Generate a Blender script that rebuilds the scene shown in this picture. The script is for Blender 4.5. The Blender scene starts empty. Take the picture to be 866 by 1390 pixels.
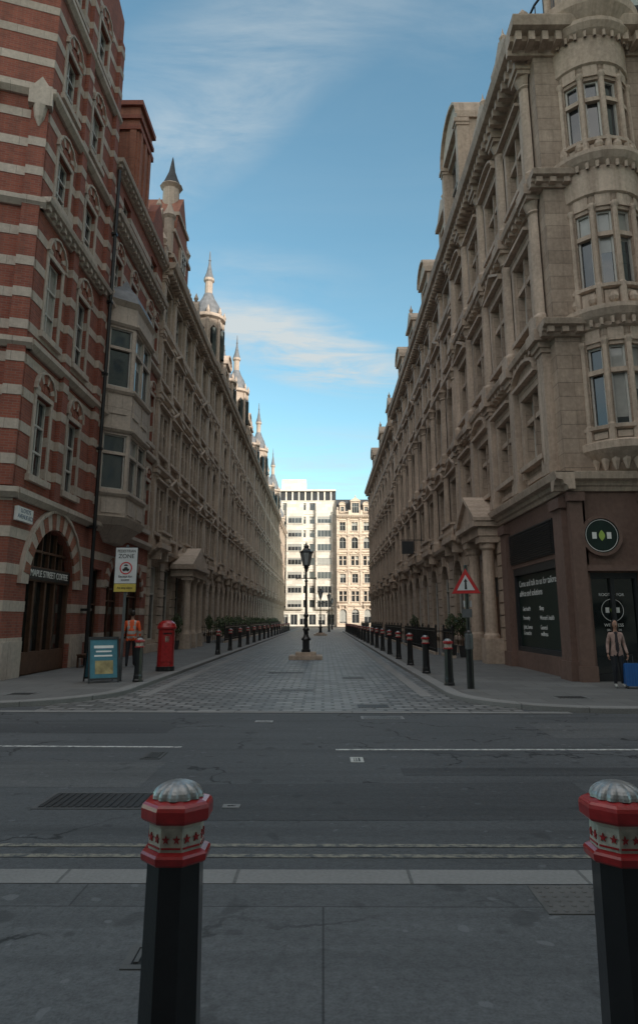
import bpy, bmesh, math, random
from mathutils import Vector, Matrix
random.seed(7)
D = bpy.data
scene = bpy.context.scene
COL = scene.collection
rad = math.radians
PZ = 0.10

# ------------------------------------------------------------------ materials
def newmat(name):
    m = D.materials.new(name); m.use_nodes = True
    nt = m.node_tree
    return m, nt, nt.nodes['Principled BSDF']

def N(nt, t, **kw):
    n = nt.nodes.new(t)
    for k, v in kw.items():
        setattr(n, k, v)
    return n

def mixc(nt, fac, a, b, mode='MIX'):
    n = nt.nodes.new('ShaderNodeMix'); n.data_type = 'RGBA'; n.blend_type = mode
    def s(i, v):
        if hasattr(v, 'is_output'): nt.links.new(v, n.inputs[i])
        elif isinstance(v, (int, float)): n.inputs[i].default_value = v
        else: n.inputs[i].default_value = (*v, 1) if len(v) == 3 else v
    s(0, fac); s(6, a); s(7, b)
    return n.outputs[2]

def ramp(nt, src, p0, p1, c0=(0, 0, 0, 1), c1=(1, 1, 1, 1)):
    r = nt.nodes.new('ShaderNodeValToRGB')
    r.color_ramp.elements[0].position = p0; r.color_ramp.elements[1].position = p1
    r.color_ramp.elements[0].color = c0; r.color_ramp.elements[1].color = c1
    nt.links.new(src, r.inputs[0]); return r.outputs[0]

def coords(nt, kind='UV', scale=(1, 1, 1), rot=(0, 0, 0)):
    tc = nt.nodes.new('ShaderNodeTexCoord'); mp = nt.nodes.new('ShaderNodeMapping')
    mp.inputs['Scale'].default_value = scale; mp.inputs['Rotation'].default_value = rot
    nt.links.new(tc.outputs[kind], mp.inputs[0]); return mp.outputs[0]

def noise(nt, vec, scale, detail=5, rough=.6):
    n = N(nt, 'ShaderNodeTexNoise'); n.inputs['Scale'].default_value = scale
    n.inputs['Detail'].default_value = detail; n.inputs['Roughness'].default_value = rough
    nt.links.new(vec, n.inputs['Vector']); return n.outputs[0]

def bump(nt, b, h, st=.3, dist=.02, prev=None):
    n = nt.nodes.new('ShaderNodeBump'); n.inputs['Strength'].default_value = st
    n.inputs['Distance'].default_value = dist
    nt.links.new(h, n.inputs['Height'])
    if prev: nt.links.new(prev, n.inputs['Normal'])
    nt.links.new(n.outputs[0], b.inputs['Normal']); return n.outputs[0]

def stone(name, c, dark=.55, joints=None, grime=.6, jointdark=.6):
    m, nt, b = newmat(name)
    uv = coords(nt, 'UV')
    o = coords(nt, 'Object')
    n1 = noise(nt, o, .55, 6, .65)
    c2 = tuple(x * dark for x in c)
    col = mixc(nt, ramp(nt, n1, .35, .68), c2, c)
    st = noise(nt, coords(nt, 'UV', (3.2, .22, 1)), 1.0, 6, .7)
    col = mixc(nt, ramp(nt, st, .42, .66, (0, 0, 0, 1), (grime, grime, grime, 1)), col, (c[0] * .40, c[1] * .37, c[2] * .35))
    n3 = noise(nt, o, 9, 4)
    col = mixc(nt, .25, col, ramp(nt, n3, .3, .7, (c[0] * .5, c[1] * .5, c[2] * .5, 1), (min(1, c[0] * 1.35), min(1, c[1] * 1.35), min(1, c[2] * 1.35), 1)))
    prev = None
    if joints:
        bt = N(nt, 'ShaderNodeTexBrick'); nt.links.new(uv, bt.inputs['Vector'])
        bt.inputs['Scale'].default_value = 1
        bt.inputs['Brick Width'].default_value = joints[0]; bt.inputs['Row Height'].default_value = joints[1]
        bt.inputs['Mortar Size'].default_value = .012; bt.inputs['Mortar Smooth'].default_value = .2
        bt.inputs['Color1'].default_value = (1, 1, 1, 1); bt.inputs['Color2'].default_value = (.78, .77, .76, 1)
        bt.inputs['Mortar'].default_value = (jointdark, jointdark, jointdark, 1)
        col = mixc(nt, 1, col, bt.outputs['Color'], 'MULTIPLY')
        inv = N(nt, 'ShaderNodeMath', operation='SUBTRACT'); inv.inputs[0].default_value = 1
        nt.links.new(bt.outputs['Fac'], inv.inputs[1])
        prev = bump(nt, b, inv.outputs[0], .6, .015)
    nt.links.new(col, b.inputs['Base Color'])
    b.inputs['Roughness'].default_value = .85
    bump(nt, b, noise(nt, o, 22, 5), .25, .02, prev)
    return m

def brickmat(name, c1, c2, mortar):
    m, nt, b = newmat(name)
    uv = coords(nt, 'UV')
    bt = N(nt, 'ShaderNodeTexBrick'); nt.links.new(uv, bt.inputs['Vector'])
    bt.inputs['Scale'].default_value = 1
    bt.inputs['Brick Width'].default_value = .23; bt.inputs['Row Height'].default_value = .078
    bt.inputs['Mortar Size'].default_value = .007; bt.inputs['Mortar Smooth'].default_value = .3
    bt.inputs['Color1'].default_value = (*c1, 1); bt.inputs['Color2'].default_value = (*c2, 1)
    bt.inputs['Mortar'].default_value = (*mortar, 1)
    n1 = noise(nt, coords(nt, 'Object'), .8, 6)
    col = mixc(nt, ramp(nt, n1, .35, .7, (0, 0, 0, 1), (.45, .45, .45, 1)), bt.outputs['Color'], tuple(x * .5 for x in c1))
    st = noise(nt, coords(nt, 'UV', (3.5, .25, 1)), 1, 5)
    col = mixc(nt, ramp(nt, st, .45, .7, (0, 0, 0, 1), (.4, .4, .4, 1)), col, (.08, .042, .033))
    nt.links.new(col, b.inputs['Base Color']); b.inputs['Roughness'].default_value = .88
    bump(nt, b, bt.outputs['Fac'], -.4, .01)
    return m

def plain(name, c, rough=.6, metal=0, nz=.25, nscale=6, bmp=.1, coat=0):
    m, nt, b = newmat(name)
    o = coords(nt, 'Object')
    n1 = noise(nt, o, nscale, 5)
    col = mixc(nt, ramp(nt, n1, .3, .7), tuple(x * (1 - nz) for x in c), tuple(min(1, x * (1 + nz * .5)) for x in c))
    nt.links.new(col, b.inputs['Base Color']); b.inputs['Roughness'].default_value = rough
    b.inputs['Metallic'].default_value = metal; b.inputs['Coat Weight'].default_value = coat
    if bmp: bump(nt, b, noise(nt, o, nscale * 6, 4), bmp, .004)
    return m

M = {}
M['stoneR'] = stone('limestone_right', (.57, .44, .345), joints=(1.0, .42))
M['trimR'] = stone('limestone_trim_right', (.65, .51, .405), grime=.75)
M['stoneL'] = stone('limestone_left', (.57, .45, .36), joints=(.9, .38))
M['trimL'] = stone('limestone_trim_left', (.63, .51, .415), grime=.6)
M['band'] = stone('portland_band', (.61, .52, .445), dark=.75, joints=(.8, 10), grime=.35, jointdark=.7)
M['brick'] = brickmat('red_brick', (.36, .105, .065), (.25, .072, .05), (.26, .18, .15))
M['brick2'] = brickmat('orange_brick', (.40, .15, .09), (.30, .10, .062), (.28, .2, .16))
M['granite'] = stone('brown_granite', (.21, .13, .105), dark=.7, grime=.3)
M['slate'] = stone('roof_slate', (.085, .09, .10), joints=(.3, .2), grime=.3)
M['lead'] = plain('lead_roof', (.17, .175, .185), .6, 0, .35, 3)
M['white'] = stone('white_facade', (.84, .76, .67), dark=.94, joints=(1.5, .75), grime=.2)
M['cream'] = stone('cream_facade', (.80, .65, .53), dark=.85, joints=(1, .4), grime=.3)
M['frame'] = plain('window_frame', (.54, .52, .48), .5, 0, .15)
M['dframe'] = plain('dark_window_frame', (.03, .032, .035), .4, 0, .2)
M['wood'] = plain('dark_wood', (.10, .05, .03), .45, 0, .4)
M['blind'] = plain('window_blind', (.38, .37, .34), .5, 0, .15, 3, .05, 1)
M['black'] = plain('black_iron', (.012, .013, .015), .38, 0, .3, 12, .2)
M['grey'] = plain('office_concrete', (.38, .34, .3), .8)
M['pot'] = plain('clay_pot', (.42, .15, .08), .8)
def glassmat(name, c, r=.06):
    m, nt, b = newmat(name)
    o = coords(nt, 'Object')
    n1 = noise(nt, o, .45, 2)
    nt.links.new(mixc(nt, ramp(nt, n1, .35, .65), tuple(x * .35 for x in c), c), b.inputs['Base Color'])
    b.inputs['Roughness'].default_value = r
    b.inputs['IOR'].default_value = 1.9
    bump(nt, b, noise(nt, o, .9, 2), .12, .05)
    return m
M['glass'] = glassmat('window_glass', (.05, .055, .06))
M['dglass'] = glassmat('shop_glass', (.012, .018, .018))

# ------------------------------------------------------------------ mesh collecting
class Bld:
    def __init__(self, name):
        self.name = name; self.p = {}
    def add(self, m, V, F, UV):
        if m not in self.p: self.p[m] = ([], [], [])
        v, f, u = self.p[m]; o = len(v)
        v.extend(V)
        for a, b in zip(F, UV):
            f.append([i + o for i in a]); u.append(b)
    def done(self, part_names=None):
        e = D.objects.new(self.name, None); COL.objects.link(e)
        self.objs = {}
        for m, (v, f, u) in self.p.items():
            nm = (part_names or {}).get(m, M[m].name if m in M else m)
            me = D.meshes.new(nm); me.from_pydata(v, [], f)
            uvl = me.uv_layers.new(name='UVMap')
            flat = []
            for fu in u:
                for c in fu: flat.extend(c)
            uvl.data.foreach_set('uv', flat)
            me.materials.append(M[m]); me.validate()
            ob = D.objects.new(nm, me); COL.objects.link(ob); ob.parent = e
            self.objs[m] = ob
        self.e = e
        return e

class Fac:
    def __init__(self, b, p0, p1, out):
        self.b = b; self.o = Vector(p0); d = Vector(p1) - Vector(p0); self.L = d.length
        self.d = d.normalized(); n = Vector((-self.d.y, self.d.x))
        if n.dot(Vector(out)) < 0: n = -n
        self.n = n
    def pt(self, s, n, z):
        return (self.o.x + self.d.x * s + self.n.x * n, self.o.y + self.d.y * s + self.n.y * n, z)
    def box(self, m, s0, s1, n0, n1, z0, z1):
        if s1 - s0 < 1e-4 or z1 - z0 < 1e-4: return
        P = self.pt
        V = [P(s0, n0, z0), P(s1, n0, z0), P(s1, n1, z0), P(s0, n1, z0), P(s0, n0, z1), P(s1, n0, z1), P(s1, n1, z1), P(s0, n1, z1)]
        F = [(0, 1, 5, 4), (3, 2, 6, 7), (0, 3, 7, 4), (1, 2, 6, 5), (0, 1, 2, 3), (4, 5, 6, 7)]
        U = [[(s0, z0), (s1, z0), (s1, z1), (s0, z1)], [(s0, z0), (s1, z0), (s1, z1), (s0, z1)],
             [(n0, z0), (n1, z0), (n1, z1), (n0, z1)], [(n0, z0), (n1, z0), (n1, z1), (n0, z1)],
             [(s0, n0), (s1, n0), (s1, n1), (s0, n1)], [(s0, n0), (s1, n0), (s1, n1), (s0, n1)]]
        self.b.add(m, V, F, U)
    def prism(self, m, poly, n0, n1):
        k = len(poly)
        V = [self.pt(s, n0, z) for s, z in poly] + [self.pt(s, n1, z) for s, z in poly]
        F = [tuple(range(k)), tuple(range(k, 2 * k))]; U = [list(poly), list(poly)]
        for i in range(k):
            j = (i + 1) % k
            F.append((i, j, j + k, i + k))
            U.append([(n0, poly[i][1]), (n0, poly[j][1]), (n1, poly[j][1]), (n1, poly[i][1])] if abs(poly[i][1] - poly[j][1]) > abs(poly[i][0] - poly[j][0]) else [(poly[i][0], n0), (poly[j][0], n0), (poly[j][0], n1), (poly[i][0], n1)])
        self.b.add(m, V, F, U)
    def extr(self, m, prof, s0, s1):
        k = len(prof)
        V = [self.pt(s0, n, z) for n, z in prof] + [self.pt(s1, n, z) for n, z in prof]
        F = [tuple(range(k)), tuple(range(k, 2 * k))]; U = [list(prof), list(prof)]
        d = 0
        for i in range(k):
            j = (i + 1) % k; l = math.hypot(prof[i][0] - prof[j][0], prof[i][1] - prof[j][1])
            F.append((i, j, j + k, i + k)); U.append([(s0, d), (s0, d + l), (s1, d + l), (s1, d)]); d += l
        self.b.add(m, V, F, U)
    def lathe(self, m, s, n, prof, seg=12, a0=0, a1=2 * math.pi):
        V = []; F = []; U = []; k = len(prof)
        for i in range(seg + 1):
            a = a0 + (a1 - a0) * i / seg
            for r, z in prof: V.append(self.pt(s + r * math.cos(a), n + r * math.sin(a), z))
        for i in range(seg):
            for j in range(k - 1):
                a = i * k + j
                F.append((a, a + 1, a + k + 1, a + k))
                R = max(prof[j][0], prof[j + 1][0]); t = (a1 - a0) / seg
                U.append([(R * t * i, prof[j][1]), (R * t * i, prof[j + 1][1]), (R * t * (i + 1), prof[j + 1][1]), (R * t * (i + 1), prof[j][1])])
        self.b.add(m, V, F, U)
    def spandrel(self, m, s0, s1, zs, zt, n0, n1, seg=10):
        c = (s0 + s1) / 2; r = (s1 - s0) / 2; h = zt - .03 - zs
        A = [(c - r * math.cos(math.pi * i / seg), zs + h * math.sin(math.pi * i / seg)) for i in range(seg + 1)]
        V = []; F = []; U = []
        for i in range(seg):
            (a, b), (c2, d) = A[i], A[i + 1]; o = len(V)
            V += [self.pt(a, n1, b), self.pt(c2, n1, d), self.pt(c2, n1, zt), self.pt(a, n1, zt), self.pt(a, n0, b), self.pt(c2, n0, d)]
            F += [(o, o + 1, o + 2, o + 3), (o, o + 1, o + 5, o + 4)]
            U += [[(a, b), (c2, d), (c2, zt), (a, zt)], [(a, 0), (c2, 0), (c2, .4), (a, .4)]]
        self.b.add(m, V, F, U)
    def ring(self, ms, c, zs, r0, r1, n0, n1, k=11, hs=1.0):
        for i in range(k):
            a, b = math.pi * i / k, math.pi * (i + 1) / k
            self.prism(ms[i % len(ms)], [(c - r0 * math.cos(a), zs + r0 * hs * math.sin(a)), (c - r0 * math.cos(b), zs + r0 * hs * math.sin(b)),
                       (c - r1 * math.cos(b), zs + r1 * hs * math.sin(b)), (c - r1 * math.cos(a), zs + r1 * hs * math.sin(a))], n0, n1 + (.012 if i % 2 else 0))
    def window(self, a, b, c, d, n=-.24, mull=1, trans=(.62,), fm='frame', gm='glass', fw=.055, blind=.35):
        self.b.add(gm, [self.pt(a - .01, n, c - .01), self.pt(b + .01, n, c - .01), self.pt(b + .01, n, d + .01), self.pt(a - .01, n, d + .01)], [(0, 1, 2, 3)], [[(a, c), (b, c), (b, d), (a, d)]])
        f0, f1 = n + .006, n + .07
        self.box(fm, a, a + fw, f0, f1, c, d); self.box(fm, b - fw, b, f0, f1, c, d)
        self.box(fm, a + fw, b - fw, f0, f1 - .003, c, c + fw); self.box(fm, a + fw, b - fw, f0, f1 - .003, d - fw, d)
        for i in range(mull):
            x = a + (b - a) * (i + 1) / (mull + 1); self.box(fm, x - fw * .5, x + fw * .5, f0, f1 - .006, c + fw, d - fw)
        for t in trans:
            z = c + (d - c) * t; self.box(fm, a + fw, b - fw, f0, f1 + .01, z - fw * .5, z + fw * .5)
        if random.random() < blind:
            h = random.choice((.25, .4, .4, .55, .9)) * (d - c)
            self.box('blind', a + fw, b - fw, n - .01, n + .004, d - h, d - fw)
    def wall(self, m, s0, s1, z0, z1, ops=(), bands=(), bm='band', bh=.3, th=.45):
        cur = s0
        for (a, b, c, d, k) in ops:
            self.box(m, cur, a, -th, 0, z0, z1); self.box(m, a, b, -th, 0, z0, c)
            if k == 'arch':
                zs = d - (b - a) / 2
                self.spandrel(m, a, b, zs, d, -.3, 0)
            self.box(m, a, b, -th, 0, d, z1); cur = b
        self.box(m, cur, s1, -th, 0, z0, z1)
        for z in bands:
            if z < z0 or z + bh > z1: continue
            cur = s0
            for (a, b, c, d, k) in ops:
                if c < z + bh and d > z:
                    self.box(bm, cur + (.003 if cur == s0 else -.004), a + .004, -.2, .016, z, z + bh); cur = b
            self.box(bm, cur - .004, s1 - .003, -.2, .016, z, z + bh)
    def surround(self, m, a, b, c, d, w=.18, p=.08, head='cornice', key=False):
        self.box(m, a - w, a - .004, -.02, p, c, d); self.box(m, b + .004, b + w, -.02, p, c, d)
        self.box(m, a - w - .03, b + w + .03, -.02, p + .015, d + .004, d + w)
        self.box(m, a - w - .08, b + w + .08, -.1, p + .12, c - .16, c - .004)
        for x in (a - w * .9, b + w * .2): self.box(m, x, x + w * .7, -.02, p + .06, c - .42, c - .165)
        zt = d + w
        if head in ('cornice', 'ped', 'seg'):
            self.box(m, a - w, b + w, -.02, p + .03, zt, zt + .16)
            self.box(m, a - w - .12, b + w + .12, -.02, p + .22, zt + .163, zt + .27)
            zt += .273
            l, r = a - w - .12, b + w + .12; cc = (l + r) / 2; hw = (r - l) / 2
            if head == 'ped':
                self.prism(m, [(l, zt), (r, zt), (cc, zt + hw * .5)], -.02, p + .05)
                for sg in (-1, 1):
                    self.prism(m, [(cc + sg * hw, zt), (cc + sg * hw, zt + .1), (cc, zt + hw * .5 + .12), (cc, zt + hw * .5)], -.02, p + .24 + .002 * sg)
            if head == 'seg':
                pts = [(cc - hw * math.cos(math.pi * i / 8), zt + hw * .42 * math.sin(math.pi * i / 8)) for i in range(9)]
                self.prism(m, pts, -.02, p + .06)
                for i in range(8):
                    (x0, y0), (x1, y1) = pts[i], pts[i + 1]
                    self.prism(m, [(x0, y0), (x1, y1), (x1, y1 + .1), (x0, y0 + .1)], -.02, p + .24)
        if key: self.prism(m, [((a + b) / 2 - .1, d - .12), ((a + b) / 2 + .1, d - .12), ((a + b) / 2 + .16, d + .32), ((a + b) / 2 - .16, d + .32)], -.1, p + .12)
    def cornice(self, m, s0, s1, z, h=.6, p=.6, dent=True):
        self.extr(m, [(-.1, z), (.08, z), (.12, z + h * .22), (p * .45, z + h * .3), (p * .5, z + h * .5), (p * .9, z + h * .6), (p, z + h * .95), (p, z + h), (-.1, z + h)], s0, s1)
        if dent:
            st = .42; k = int((s1 - s0) / st)
            for i in range(k):
                x = s0 + (i + .3) * st
                self.box(m, x, x + st * .45, .05, p * .72, z + h * .12, z + h * .52)
    def string(self, m, s0, s1, z, h=.22, p=.14):
        self.extr(m, [(-.1, z), (p * .4, z), (p, z + h * .5), (p, z + h), (-.1, z + h)], s0, s1)
    def pilaster(self, m, c, w, z0, z1, p=.16, rnd=False):
        if rnd:
            r = w / 2
            self.lathe(m, c, .06, [(r * 1.25, z0 + .4), (r * 1.25, z0 + .5), (r, z0 + .6), (r * .88, z1 - .55), (r * 1.15, z1 - .5), (r * .95, z1 - .42), (r * 1.4, z1 - .15)], 12, 0, math.pi)
            self.box(m, c - w * .7, c + w * .7, -.02, .06 + r * 1.35, z0, z0 + .4)
            self.box(m, c - w * .75, c + w * .75, -.02, .06 + r * 1.45, z1 - .15, z1)
        else:
            self.box(m, c - w / 2, c + w / 2, -.02, p, z0 + .35, z1 - .35)
            self.box(m, c - w * .62, c + w * .62, -.02, p + .06, z0, z0 + .347)
            self.box(m, c - w * .6, c + w * .6, -.02, p + .05, z1 - .347, z1 - .2)
            self.box(m, c - w * .7, c + w * .7, -.02, p + .12, z1 - .197, z1)
    def rustic(self, m, s0, s1, z0, z1, co=.46, p=.07):
        z = z0
        while z + co <= z1 + .01:
            self.box(m, s0 + .02, s1 - .02, -.02, p, z, min(z + co - .05, z1)); z += co
    def balustrade(self, m, s0, s1, z, n=.25, h=.9):
        self.box(m, s0, s1, n - .12, n + .1, z, z + .12); self.box(m, s0, s1, n - .13, n + .12, z + h - .12, z + h)
        k = max(1, int((s1 - s0) / .24))
        for i in range(k):
            x = s0 + (i + .5) * (s1 - s0) / k
            self.lathe(m, x, n, [(.04, z + .12), (.075, z + .3), (.035, z + .55), (.05, z + h - .12)], 6)
    def dormer(self, ms, c, w, z0, h, n0=-2.2, n1=-.1, head='ped', mull=1):
        a, b = c - w / 2, c + w / 2
        self.box(ms, a, a + .25, n0, n1, z0, z0 + h); self.box(ms, b - .25, b, n0, n1, z0, z0 + h)
        self.box(ms, a + .25, b - .25, n0, n1 - .05, z0 + h - .35, z0 + h); self.box(ms, a + .25, b - .25, n0, n1 - .05, z0, z0 + .35)
        self.window(a + .25, b - .25, z0 + .35, z0 + h - .35, n=n1 - .3, mull=mull)
        self.box(ms, a - .12, b + .12, n0, n1 + .18, z0 + h + .003, z0 + h + .2)
        if head == 'ped':
            self.prism(ms, [(a - .12, z0 + h + .2), (b + .12, z0 + h + .2), (c, z0 + h + .2 + w * .38)], n0, n1 + .1)
            self.lathe(ms, c, n1 - .1, [(.08, z0 + h + .15 + w * .38), (.16, z0 + h + .4 + w * .38), (.05, z0 + h + .6 + w * .38), (0, z0 + h + .9 + w * .38)], 8)
        elif head == 'seg':
            pts = [(c - (w / 2 + .12) * math.cos(math.pi * i / 8), z0 + h + .2 + w * .36 * math.sin(math.pi * i / 8)) for i in range(9)]
            self.prism(ms, pts, n0, n1 + .1)
            for i in range(8):
                (x0, y0), (x1, y1) = pts[i], pts[i + 1]
                self.prism(ms, [(x0, y0), (x1, y1), (x1, y1 + .14), (x0, y0 + .14)], n0, n1 + .26)
        elif head == 'tall':
            self.prism(ms, [(a + .1, z0 + h + .2), (b - .1, z0 + h + .2), (b - .1, z0 + h + .9), (c + w * .25, z0 + h + 1.0), (c + w * .18, z0 + h + 1.6), (c, z0 + h + 1.9), (c - w * .18, z0 + h + 1.6), (c - w * .25, z0 + h + 1.0), (a + .1, z0 + h + .9)], n0, n1 + .05)
            self.lathe(ms, c, n1 - .2, [(.1, z0 + h + 1.9), (.18, z0 + h + 2.1), (.0, z0 + h + 2.6)], 8)
    def chimney(self, m, s0, s1, n0, n1, z0, z1, pots=4, cap='trimR'):
        self.box(m, s0, s1, n0, n1, z0, z1)
        self.box(cap, s0 - .1, s1 + .1, n0 - .1, n1 + .1, z1 - .7, z1 - .5)
        self.box(cap, s0 - .15, s1 + .15, n0 - .15, n1 + .15, z1 + .003, z1 + .25)
        for i in range(pots):
            t = (i + .5) / pots
            if (s1 - s0) > abs(n1 - n0): x, y = s0 + (s1 - s0) * t, (n0 + n1) / 2
            else: x, y = (s0 + s1) / 2, n0 + (n1 - n0) * t
            self.lathe('pot', x, y, [(.15, z1 + .25), (.12, z1 + .85), (.16, z1 + .9), (.16, z1 + 1), (.0, z1 + 1)], 10)
    def turret(self, ms, s, n, r, z0, zw, top, slate='slate'):
        self.lathe(ms, s, n, [(r * .9, z0), (r, z0 + .3), (r, zw), (r * 1.2, zw + .15), (r * 1.2, zw + .4), (r * .9, zw + .4)], 16)
        for i in range(8):
            a = i * math.pi / 4 + .2
            x, y = s + r * 1.0 * math.cos(a), n + r * 1.0 * math.sin(a)
            self.lathe('dglass', x, y, [(r * .22, z0 + (zw - z0) * .25), (r * .22, z0 + (zw - z0) * .8), (0, z0 + (zw - z0) * .88)], 8)
            a += math.pi / 8
            x, y = s + r * 1.03 * math.cos(a), n + r * 1.03 * math.sin(a)
            self.lathe(ms, x, y, [(r * .13, z0 + .1), (r * .1, zw)], 8)
            self.lathe(ms, s + r * 1.1 * math.cos(a), n + r * 1.1 * math.sin(a), [(r * .1, zw + .4), (r * .13, zw + .6), (0, zw + 1.1)], 6)
        h = top - zw
        self.lathe(slate, s, n, [(r * .98, zw + .4), (r * .93, zw + .4 + h * .07), (r * .72, zw + .4 + h * .18), (r * .42, zw + h * .34), (r * .3, zw + h * .40)], 16)
        self.lathe(ms, s, n, [(r * .26, zw + h * .38), (r * .26, zw + h * .56), (r * .36, zw + h * .58), (r * .36, zw + h * .61), (0, zw + h * .61)], 10)
        self.lathe(slate, s, n, [(r * .36, zw + h * .61), (r * .2, zw + h * .70), (r * .08, zw + h * .82), (.03, zw + h), (0, zw + h)], 10)
        self.lathe(slate, s, n, [(0, zw + h * .84), (r * .1, zw + h * .87), (0, zw + h * .9)], 8)

def classical(F, s0, s1, nb, lv, st, tr, zc, cols='pil', ground='arch', roof=True, dorm=('ped', 'seg'), roofh=3.2, fm='frame', para=True, bigd=(), bigh=3.1):
    w = (s1 - s0) / nb
    for li, (z0, z1, kind) in enumerate(lv):
        ops = []
        for i in range(nb):
            c = s0 + (i + .5) * w
            if kind == 'garch': ops.append((c - w * .3, c + w * .3, z0 + .9, z1 - .75, 'arch'))
            elif kind == 'grect': ops.append((c - w * .3, c + w * .3, z0 + .7, z1 - .8, 'r'))
            elif kind == 'arch': ops.append((c - w * .27, c + w * .27, z0 + .75, z1 - .55, 'arch'))
            elif kind == 'pair':
                ops.append((c - w * .31, c - w * .035, z0 + .9, z1 - .95, 'r')); ops.append((c + w * .035, c + w * .31, z0 + .9, z1 - .95, 'r'))
            elif kind == 'short': ops.append((c - w * .26, c + w * .26, z0 + .5, z1 - .45, 'r'))
            else: ops.append((c - w * .24, c + w * .24, z0 + .9, z1 - 1.05, 'r'))
        F.wall(st, s0, s1, z0, z1, ops)
        for i, (a, b, c, d, k) in enumerate(ops):
            if kind == 'pair': F.window(a, b, c, d, mull=0, trans=(.6,), fm=fm)
            else: F.window(a, b, c, d, mull=1, trans=(.62,), fm=fm)
            if kind in ('ped',):
                F.surround(tr, a, b, c, d, head=('ped', 'seg')[i % 2])
            elif kind == 'plain': F.surround(tr, a, b, c, d, head='cornice', key=True)
            elif kind == 'short': F.surround(tr, a, b, c, d, w=.14, p=.06, head=None)
            elif kind == 'pair' and i % 2 == 0:
                F.surround(tr, a, ops[i + 1][1], c, d, w=.16, head=('ped' if (i // 2) % 3 == 1 else 'cornice'))
                F.box(tr, b + .004, ops[i + 1][0] - .004, -.02, .1, c, d)
                zt = c + (d - c) * .6
                F.box(tr, a + .003, b - .003, -.18, -.03, zt - .07, zt + .07); F.box(tr, ops[i + 1][0] + .003, ops[i + 1][1] - .003, -.18, -.03, zt - .07, zt + .07)
            elif kind in ('arch', 'garch'):
                r = (b - a) / 2; F.ring((tr,), (a + b) / 2, d - r - .0, r + .0, r + .22, -.02, .1, 9)
                F.box(tr, a - .22, a - .004, -.02, .08, c, d - r); F.box(tr, b + .004, b + .22, -.02, .08, c, d - r)
                F.prism(tr, [((a + b) / 2 - .12, d - .1), ((a + b) / 2 + .12, d - .1), ((a + b) / 2 + .2, d + .42), ((a + b) / 2 - .2, d + .42)], -.05, .22)
                F.box(tr, a - .3, b + .3, -.1, .2, c - .16, c - .004)
        if kind in ('garch', 'grect'):
            for i in range(nb + 1):
                x = s0 + i * w; F.rustic(tr, max(s0, x - w * .17), min(s1, x + w * .17), z0 + .55, z1 - .5, p=.09)
            F.box(tr, s0, s1, -.02, .14, z0 - .1, z0 + .5)
        if li + 1 < len(lv):
            (F.cornice if li == 0 else F.string)(tr, s0, s1, z1 - .32 if li == 0 else z1 - .12, **({'h': .42, 'p': .38, 'dent': False} if li == 0 else {'h': .3, 'p': .26}))
        if li > 0 and cols:
            for i in range(nb + 1):
                x = min(max(s0 + i * w, s0 + .3), s1 - .3)
                F.pilaster(tr, x, .46 if cols == 'pil' else .5, z0 + (.11 if li > 1 else .12), z1 - .13, rnd=(cols == 'col' and li < 3))
        if li == 1 and kind in ('ped', 'pair'):
            for i in range(0, nb, 2):
                c = s0 + (i + .5) * w
                F.box(tr, c - w * .38, c + w * .38, -.02, .62, z0 + .05, z0 + .2)
                F.balustrade(tr, c - w * .37, c + w * .37, z0 + .2, .5, .75)
                for x in (c - w * .3, c + w * .22): F.prism(tr, [(x, z0 - .5), (x + .25, z0 - .5), (x + .25, z0 + .05), (x, z0 + .05)], -.02, .5)
    zt = lv[-1][1]
    F.cornice(tr, s0, s1, zt - .1, .75, .75)
    zr = zt + .66
    if para:
        for i in range(nb):
            x = s0 + i * w
            F.box(tr, x, x + .5, -.4, .12, zr, zr + 1.0)
            F.box(tr, x - .04, x + .54, -.44, .16, zr + 1.003, zr + 1.12)
            if i % 3 == 0: F.lathe(tr, x + .25, -.14, [(.17, zr + 1.12), (.1, zr + 1.25), (.24, zr + 1.5), (.15, zr + 1.7), (0, zr + 2.0)], 8)
            if i not in bigd: F.balustrade(tr, x + .5, x + w, zr, -.1, .85)
    if roof:
        F.extr('slate', [(-.55, zr - .2), (-.55, zr + .2), (-2.0, zr + roofh), (-6, zr + roofh + .7), (-14, zr + roofh), (-14, zr - .2)], s0 + .01, s1 - .01)
        for i in range(nb):
            c = s0 + (i + .5) * w
            if i in bigd: F.dormer(tr, c + .25, w * .78, zr + .1, bigh, n0=-3.5, n1=.02, head='seg' if (i // 2) % 2 else 'ped', mull=2)
            else: F.dormer(tr, c, w * .46, zr + .5, 1.9, n0=-3, n1=-.6, head=dorm[i % len(dorm)])
    F.box(st, s0 + .002, s1 - .002, -14, -.46, -.1, zr - .3)

# ================================================================= RIGHT ROW
XR = 6.8; XL = -8.7
R1 = Bld('corner_stone_building')
F = Fac(R1, (XR, 18.2), (XR, 31.5), (-1, 0))
g = 'granite'
F.wall(g, 0, 6.6, 0, 5.4, [(1.35, 5.75, .65, 3.45, 'r')])
F.box('dglass', 1.3, 5.8, -.2, -.15, .6, 3.5)
F.box('dframe', 1.35, 5.75, -.15, -.02, 3.2, 3.45); F.box('dframe', 1.35, 5.75, -.15, -.02, .65, .8)
F.box('dframe', 1.35, 1.45, -.15, -.03, .8, 3.2); F.box('dframe', 5.65, 5.75, -.15, -.03, .8, 3.2)
F.box('dframe', 1.3, 5.8, .003, .05, 3.6, 4.65)
for i in range(14): F.box('dframe', 1.35, 5.75, .05, .1, 3.66 + i * .07, 3.69 + i * .07)
for c in (.5, 6.25):
    F.box(g, c - .35, c + .35, -.02, .16, .6, 4.75); F.box(g, c - .42, c + .42, -.02, .22, -.1, .6); F.box(g, c - .42, c + .42, -.02, .24, 4.75, 5.05)
F.cornice('trimR', -.4, 13.3, 5.2, .5, .45, False)
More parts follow.
